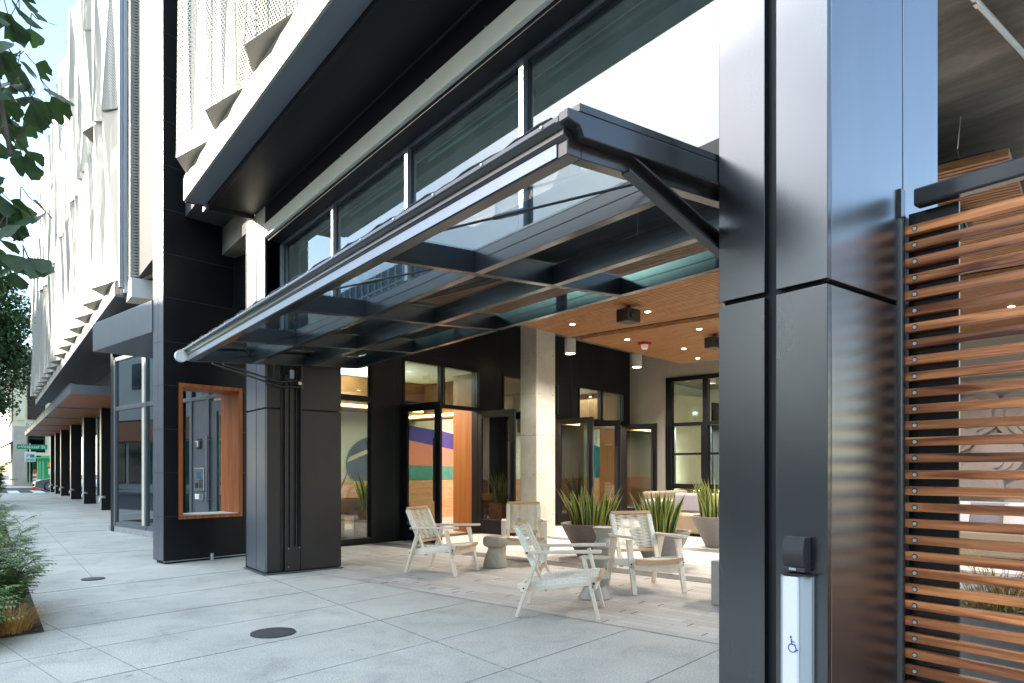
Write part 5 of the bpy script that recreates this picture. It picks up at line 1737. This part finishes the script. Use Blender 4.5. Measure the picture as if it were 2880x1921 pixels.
b = MB(); b.box(X0 + .1, X0 + .95, 69.05, 69.3, 4.9, 9.0); b.box(X0 + .25, X0 + .8, 68.98, 69.05, 5.4, 8.7); build('pilaster', b, cm, cb)
b = MB(); b.box(X0 + .08, X0 + .98, 68.9, 69.3, 0, 4.9); build('stone_pier', b, cst, cb)
b = MB(); b.box(X0 + .98, 16, 69.1, 69.3, 4.55, 5.2); build('carved_band', b, mat('carved_band', (.55, .52, .46), .8, 0, .5, 3, .8, 4), cb)
b = MB(); b.box(X0 + .25, X0 + .85, 68.92, 68.98, 9.75, 11.0); b.box(X0 + 1.1, X0 + 2.6, 68.92, 68.98, 9.75, 11.0); build('parapet_panel', b, mat('pale_panel', (.52, .50, .45), .8), cb)
for k in range(4):
    x = X0 + 1.05 + k * 1.75
    for z0, z1 in ((5.5, 8.6), (2.75, 4.4)):
        b = MB(); b.box(x, x + 1.2, 69.2, 69.29, z0, z1); w0 = build('window', b, M['charcoal'], cb)
        b = MB()
        for a, c in ((z0 + .1, (z0 + z1) / 2 + .3), ((z0 + z1) / 2 + .38, z1 - .1)):
            b.box(x + .1, x + 1.1, 69.17, 69.2, a, c)
        build('pane', b, M['glass_shop'], w0)
b = MB(); b.box(X0 + 1.05, 16, 69.1, 69.29, .3, 2.5); w0 = build('shop_window', b, M['glass_shop'], cb)
b = MB(); b.box(X0 + .98, 16, 69.05, 69.3, 2.5, 2.75); build('sill_band', b, cm, cb)
b = MB()
for q in range(5):
    b.box(X0 + .0, X0 + .08, 70.2 + q * 2.6, 71.6 + q * 2.6, 5.4, 8.4)
build('side_window', b, M['charcoal'], cb)
b = MB(); b.add([(X0 - 1.2, 70, 2.9), (X0 + .08, 70, 3.7), (X0 + .08, 78, 3.7), (X0 - 1.2, 78, 2.9), (X0 - 1.2, 70, 2.6), (X0 - 1.2, 78, 2.6)], [(0, 1, 2, 3), (0, 3, 5, 4)])
build('awning', b, mat('dark_awning', (.03, .04, .05), .8), cb, flip=False)

def bar_text(txt, name, size, loc, rot, m, parent, extr=.004, label=None):
    cu = bpy.data.curves.new(name, 'FONT')
    cu.body = txt; cu.size = size; cu.extrude = extr; cu.align_x = 'CENTER'; cu.align_y = 'CENTER'
    tmp = bpy.data.objects.new(name + '_tmp', cu); C.objects.link(tmp)
    bpy.context.view_layer.update()
    me = bpy.data.meshes.new_from_object(tmp.evaluated_get(bpy.context.evaluated_depsgraph_get()))
    bpy.data.objects.remove(tmp)
    me.name = name
    me.transform(Matrix.Translation(Vector(loc) - ORG.get(parent.name, Vector((0, 0, 0)))) @ rot)
    me.materials.clear(); me.materials.append(m)
    o = bpy.data.objects.new(name, me); C.objects.link(o); o.parent = parent
    return o
FACE = Matrix.Rotation(R(90), 4, 'X')           # upright, read from the camera's side
sgx, sgy = 2.62, 66.2
t = thing('street_sign', 'green street name sign with a white notice on a metal pole at the crossing', 'sign', (sgx, sgy, 0))
b = MB(); b.tube([(sgx, sgy, 0), (sgx, sgy, 3.4)], .045, 10); build('pole', b, M['alu'], t)
gm = mat('sign_green', '#1f8f6a', .5)
b = MB(); b.box(sgx - .85, sgx + 1.15, sgy - .06, sgy - .045, 2.95, 3.32); pl_ = build('name_plate', b, gm, t)
b = MB(); b.box(sgx - .35, sgx + .40, sgy - .06, sgy - .045, 1.95, 2.75); pw_ = build('notice_plate', b, M['plwhite'], t)
ORG[pl_.name] = ORG[t.name]; ORG[pw_.name] = ORG[t.name]
bar_text('Webster St', 'lettering', .34, (sgx + .22, sgy - .065, 3.13), FACE, M['plwhite'], pl_)
b = MB(); b.box(sgx - .76, sgx - .60, sgy - .068, sgy - .06, 3.11, 3.16); b.extrude([(sgx - .80, sgy - .068, 3.135), (sgx - .70, sgy - .068, 3.21), (sgx - .70, sgy - .068, 3.06)], (0, .006, 0)); build('arrow', b, M['plwhite'], pl_)
bar_text('P', 'lettering', .42, (sgx - .12, sgy - .065, 2.42), FACE, gm, pw_)
b = MB(); b.box(sgx - .25, sgx + .3, sgy - .066, sgy - .06, 2.08, 2.14); b.box(sgx + .02, sgx + .3, sgy - .066, sgy - .06, 2.3, 2.55); build('print', b, gm, pw_)
t = thing('traffic_delineator', 'orange striped traffic delineator post beside the grey car', 'traffic cone', (2.72, 62.5, 0))
om = mat('traffic_orange', '#e2491f', .5)
b = MB(); b.lathe([(.26, -.13), (.26, -.06), (.15, -.05), (.10, 1.2), (.06, 1.25), (.05, 1.35)], (2.72, 61.2, 0), 16); build('post', b, om, t, smooth=True)
b = MB(); b.lathe([(.128, .55), (.124, .72)], (2.72, 61.2, 0), 16); b.lathe([(.116, .85), (.112, 1.02)], (2.72, 61.2, 0), 16); build('stripe', b, M['plwhite'], t)
t = thing('portable_toilet', 'bright green portable cabin with orange notice in front of the cream building', 'cabin', (4.05, 65.6, 0))
gp = mat('cabin_green', '#2f9a55', .5)
b = MB(); b.box(3.10, 4.95, 64.8, 66.6, 0, 2.2); build('body', b, gp, t, bevel=.03)
b = MB(); b.box(3.03, 5.02, 64.73, 66.67, 2.2, 2.32); b.box(3.35, 4.75, 65, 66.4, 2.32, 2.42); build('roof', b, mat('cabin_roof', '#5fc286', .5), t, bevel=.03)
b = MB(); b.box(3.70, 4.35, 64.785, 64.80, 1.55, 1.9); build('notice', b, mat('notice_orange', '#f0a020', .5), t)
b = MB(); b.box(3.75, 4.20, 64.785, 64.80, .95, 1.4); build('label', b, M['plwhite'], t)
b = MB(); b.box(3.37, 3.45, 64.775, 64.80, .3, 2.0); b.box(3.18, 3.25, 64.775, 64.80, .3, 2.0); build('rib', b, mat('cabin_rib', '#7fd0a0', .5), t)

# grey saloon car on the side street, nose to the left
def car(x, y, label):
    t = thing('parked_car', label, 'car', (x + 2.2, y, -.13))
    body = mat('car_silver', (.22, .22, .21), .25, .7, coat=.6)
    pr = [(0, .30), (.02, .55), (.12, .68), (.55, .80), (1.15, .92), (1.35, .95), (2.05, 1.34), (2.5, 1.42), (3.2, 1.38), (3.9, 1.08), (4.5, 1.02), (4.65, .85), (4.65, .35), (4.4, .24), (.3, .22)]
    b = MB()
    n = len(pr)
    secs = [(-.88, .82), (-.80, .97), (0, 1.0), (.80, .97), (.88, .82)]
    vs = []
    for w_, k in secs:
        for px_, pz in pr:
            narrow = .86 if pz > 1.0 else 1
            z_ = pz if pz < .6 else .6 + (pz - .6) * (k if pz < 1 else k ** .5)
            bow = .12 * (abs(w_) / .88) ** 3 if px_ < .3 else 0
            vs.append(Vector((x + px_ + bow, y + w_ * narrow, z_ - .13)))
    fs = []
    for i in range(len(secs) - 1):
        for j in range(n):
            fs.append((i * n + j, i * n + (j + 1) % n, (i + 1) * n + (j + 1) % n, (i + 1) * n + j))
    fs += [tuple(range(n))[::-1], tuple(range((len(secs) - 1) * n, len(secs) * n))]
    b.add(vs, fs); build('body', b, body, t, smooth=True)
    b = MB()
    for sg in (-1, 1):
        b.extrude([(x + px_, y + sg * .765, pz - .13) for px_, pz in ((1.55, .97), (2.12, 1.29), (2.5, 1.36), (3.1, 1.33), (3.7, 1.05), (3.6, .97))], (0, sg * .02, 0))
    build('window', b, M['glass_shop'], t)
    for sg in (-1, 1):
        for wx in (.92, 3.7):
            b = MB(); b.tube([(x + wx, y + sg * .70, .19), (x + wx, y + sg * .89, .19)], .32, 28); wh = build('wheel', b, M['rubber'], t, smooth=True)
            b = MB()
            b.tube([(x + wx, y + sg * .885, .19), (x + wx, y + sg * .897, .19)], .06, 12)
            for q in range(10):
                a = q * .6283; b.bar((x + wx + .05 * math.cos(a), y + sg * .893, .19 + .05 * math.sin(a)), (x + wx + .22 * math.cos(a), y + sg * .893, .19 + .22 * math.sin(a)), .03, .03, up=(0, 1, 0))
            for q in range(24):
                a = q * .2618; c = a + .2618
                b.bar((x + wx + .22 * math.cos(a), y + sg * .893, .19 + .22 * math.sin(a)), (x + wx + .22 * math.cos(c), y + sg * .893, .19 + .22 * math.sin(c)), .02, .02, up=(0, 1, 0))
            build('rim', b, M['alu'], wh)
    for sg in (-1, 1):
        b = MB(); b.extrude([(x + .10, y + sg * .55, .50), (x + .06, y + sg * .80, .47), (x + .42, y + sg * .865, .60), (x + .36, y + sg * .70, .63)], (0, 0, .03)); build('headlight', b, M['plwhite'], t)
    b = MB(); b.box(x - .015, x + .03, y - .5, y + .5, .20, .38); build('grille', b, M['rubber'], t)
car(2.40, 57.0, 'grey saloon car nosing out from behind the building on the side street')

# ================================================================== ACROSS THE MAIN STREET (seen mirrored in the glass and metal)
ob = thing('opposite_building', 'pale low building across the main street with an orange band over dark shop windows', 'building', (-20, 8, 0))
om1 = mat('pale_render', (.74, .71, .63), .8, 0, .05, .5)
om2 = mat('orange_fascia', (.50, .20, .10), .7)
b = MB(); b.box(-28, -16, -40, 8.0, 4.6, 12.1); b.box(-28, -16, 16.2, 54, 4.6, 12.1); b.box(-28, -16.4, -40, 54, 0, 3.3); b.box(-28, -16.4, -40, 8, 3.3, 4.6); b.box(-28, -16.4, 16.2, 54, 3.3, 4.6)
build('wall', b, om1, ob)
b = MB(); b.box(-16.4, -15.9, -40, 8, 3.2, 4.5); b.box(-16.4, -15.9, 16.2, 54, 3.2, 4.5); build('fascia', b, om2, ob)
b = MB(); b.box(-16.2, -15.8, -40, 8, 11.95, 12.4); b.box(-16.2, -15.8, 16.2, 54, 11.95, 12.4); build('cornice', b, om1, ob)
wd = M['glass_shop']; dk = mat('dark_interior', (.03, .035, .04), .6)
b = MB(); y = -39
while y < 53:
    b.box(-16.38, -16.33, y, y + 2.6, .4, 3.1); y += 3.0
build('shop_window', b, mat('dark_shop_glass', (.02, .045, .045), .08), ob)
um = mat('upper_glass', (.04, .06, .08), .08)
for fl in range(2):
    y = -38.5
    while y < 52:
        if not (6 < y < 16.4):
            b = MB(); b.box(-15.99, -15.96, y, y + 1.1, 6.6 + fl * 3.8, 8.3 + fl * 3.8)
            build('window', b, um, ob)
        y += 4.2
tw = thing('glass_tower', 'tall blue glass tower with pale grid lines farther along the main street', 'building', (-40, 70, 0))
b = MB(); b.box(-50, -30, 66, 90, 0, 24); build('wall', b, mat('tower_glass', (.06, .12, .22), .12, .3), tw)
b = MB()
for z_ in range(2, 24, 2): b.box(-50.1, -29.9, 65.9, 90, z_, z_ + .22)
y = 66
while y < 90: b.box(-29.95, -29.85, y, y + .2, 0, 24); y += 1.7
x = -50
while x < -30: b.box(x, x + .2, 65.85, 65.95, 0, 24); x += 1.7
build('grid', b, om1, tw)
bt = thing('beige_tower', 'beige apartment tower beyond the glass tower', 'building', (-25, 80, 0))
b = MB(); b.box(-29, -20, 70, 96, 0, 20); build('wall', b, cm, bt)
b = MB()
for z_ in range(4, 19, 4):
    y = 71
    while y < 95: b.box(-20.02, -19.95, y, y + 1.6, z_, z_ + 2.2); y += 4
build('window', b, dk, bt)

sb = thing('south_building', 'tan sunlit block across the street behind the viewer, mirrored in the dark metal', 'building', (14, -36, 0))
b = MB(); b.box(1.5, 34, -44, -30, 0, 17); build('wall', b, mat('tan_render', (.50, .39, .25), .8, 0, .06, .6), sb)
b = MB()
for fl in range(4):
    x = 3
    while x < 33: b.box(x, x + 1.5, -30.02, -29.97, 2.2 + fl * 3.8, 4.3 + fl * 3.8); x += 3.6
build('window', b, dk, sb)
b = MB(); b.box(1.2, 34.3, -44.3, -29.7, 17, 17.5); build('cornice', b, om1, sb)

t = thing('neon_sign', 'red neon OPEN sign across the street, mirrored in the last glass door', 'sign', (-16.25, 23.2, 2.1))
FX = Matrix(((0, 0, 1), (1, 0, 0), (0, 1, 0))).to_4x4()
b = MB(); b.box(-16.32, -16.29, 22.4, 24.0, 1.75, 2.5); build('backing', b, M['rubber'], t)
bar_text('OPEN', 'lettering', .52, (-16.26, 23.2, 2.12), FX, M['neon'], t, .01)
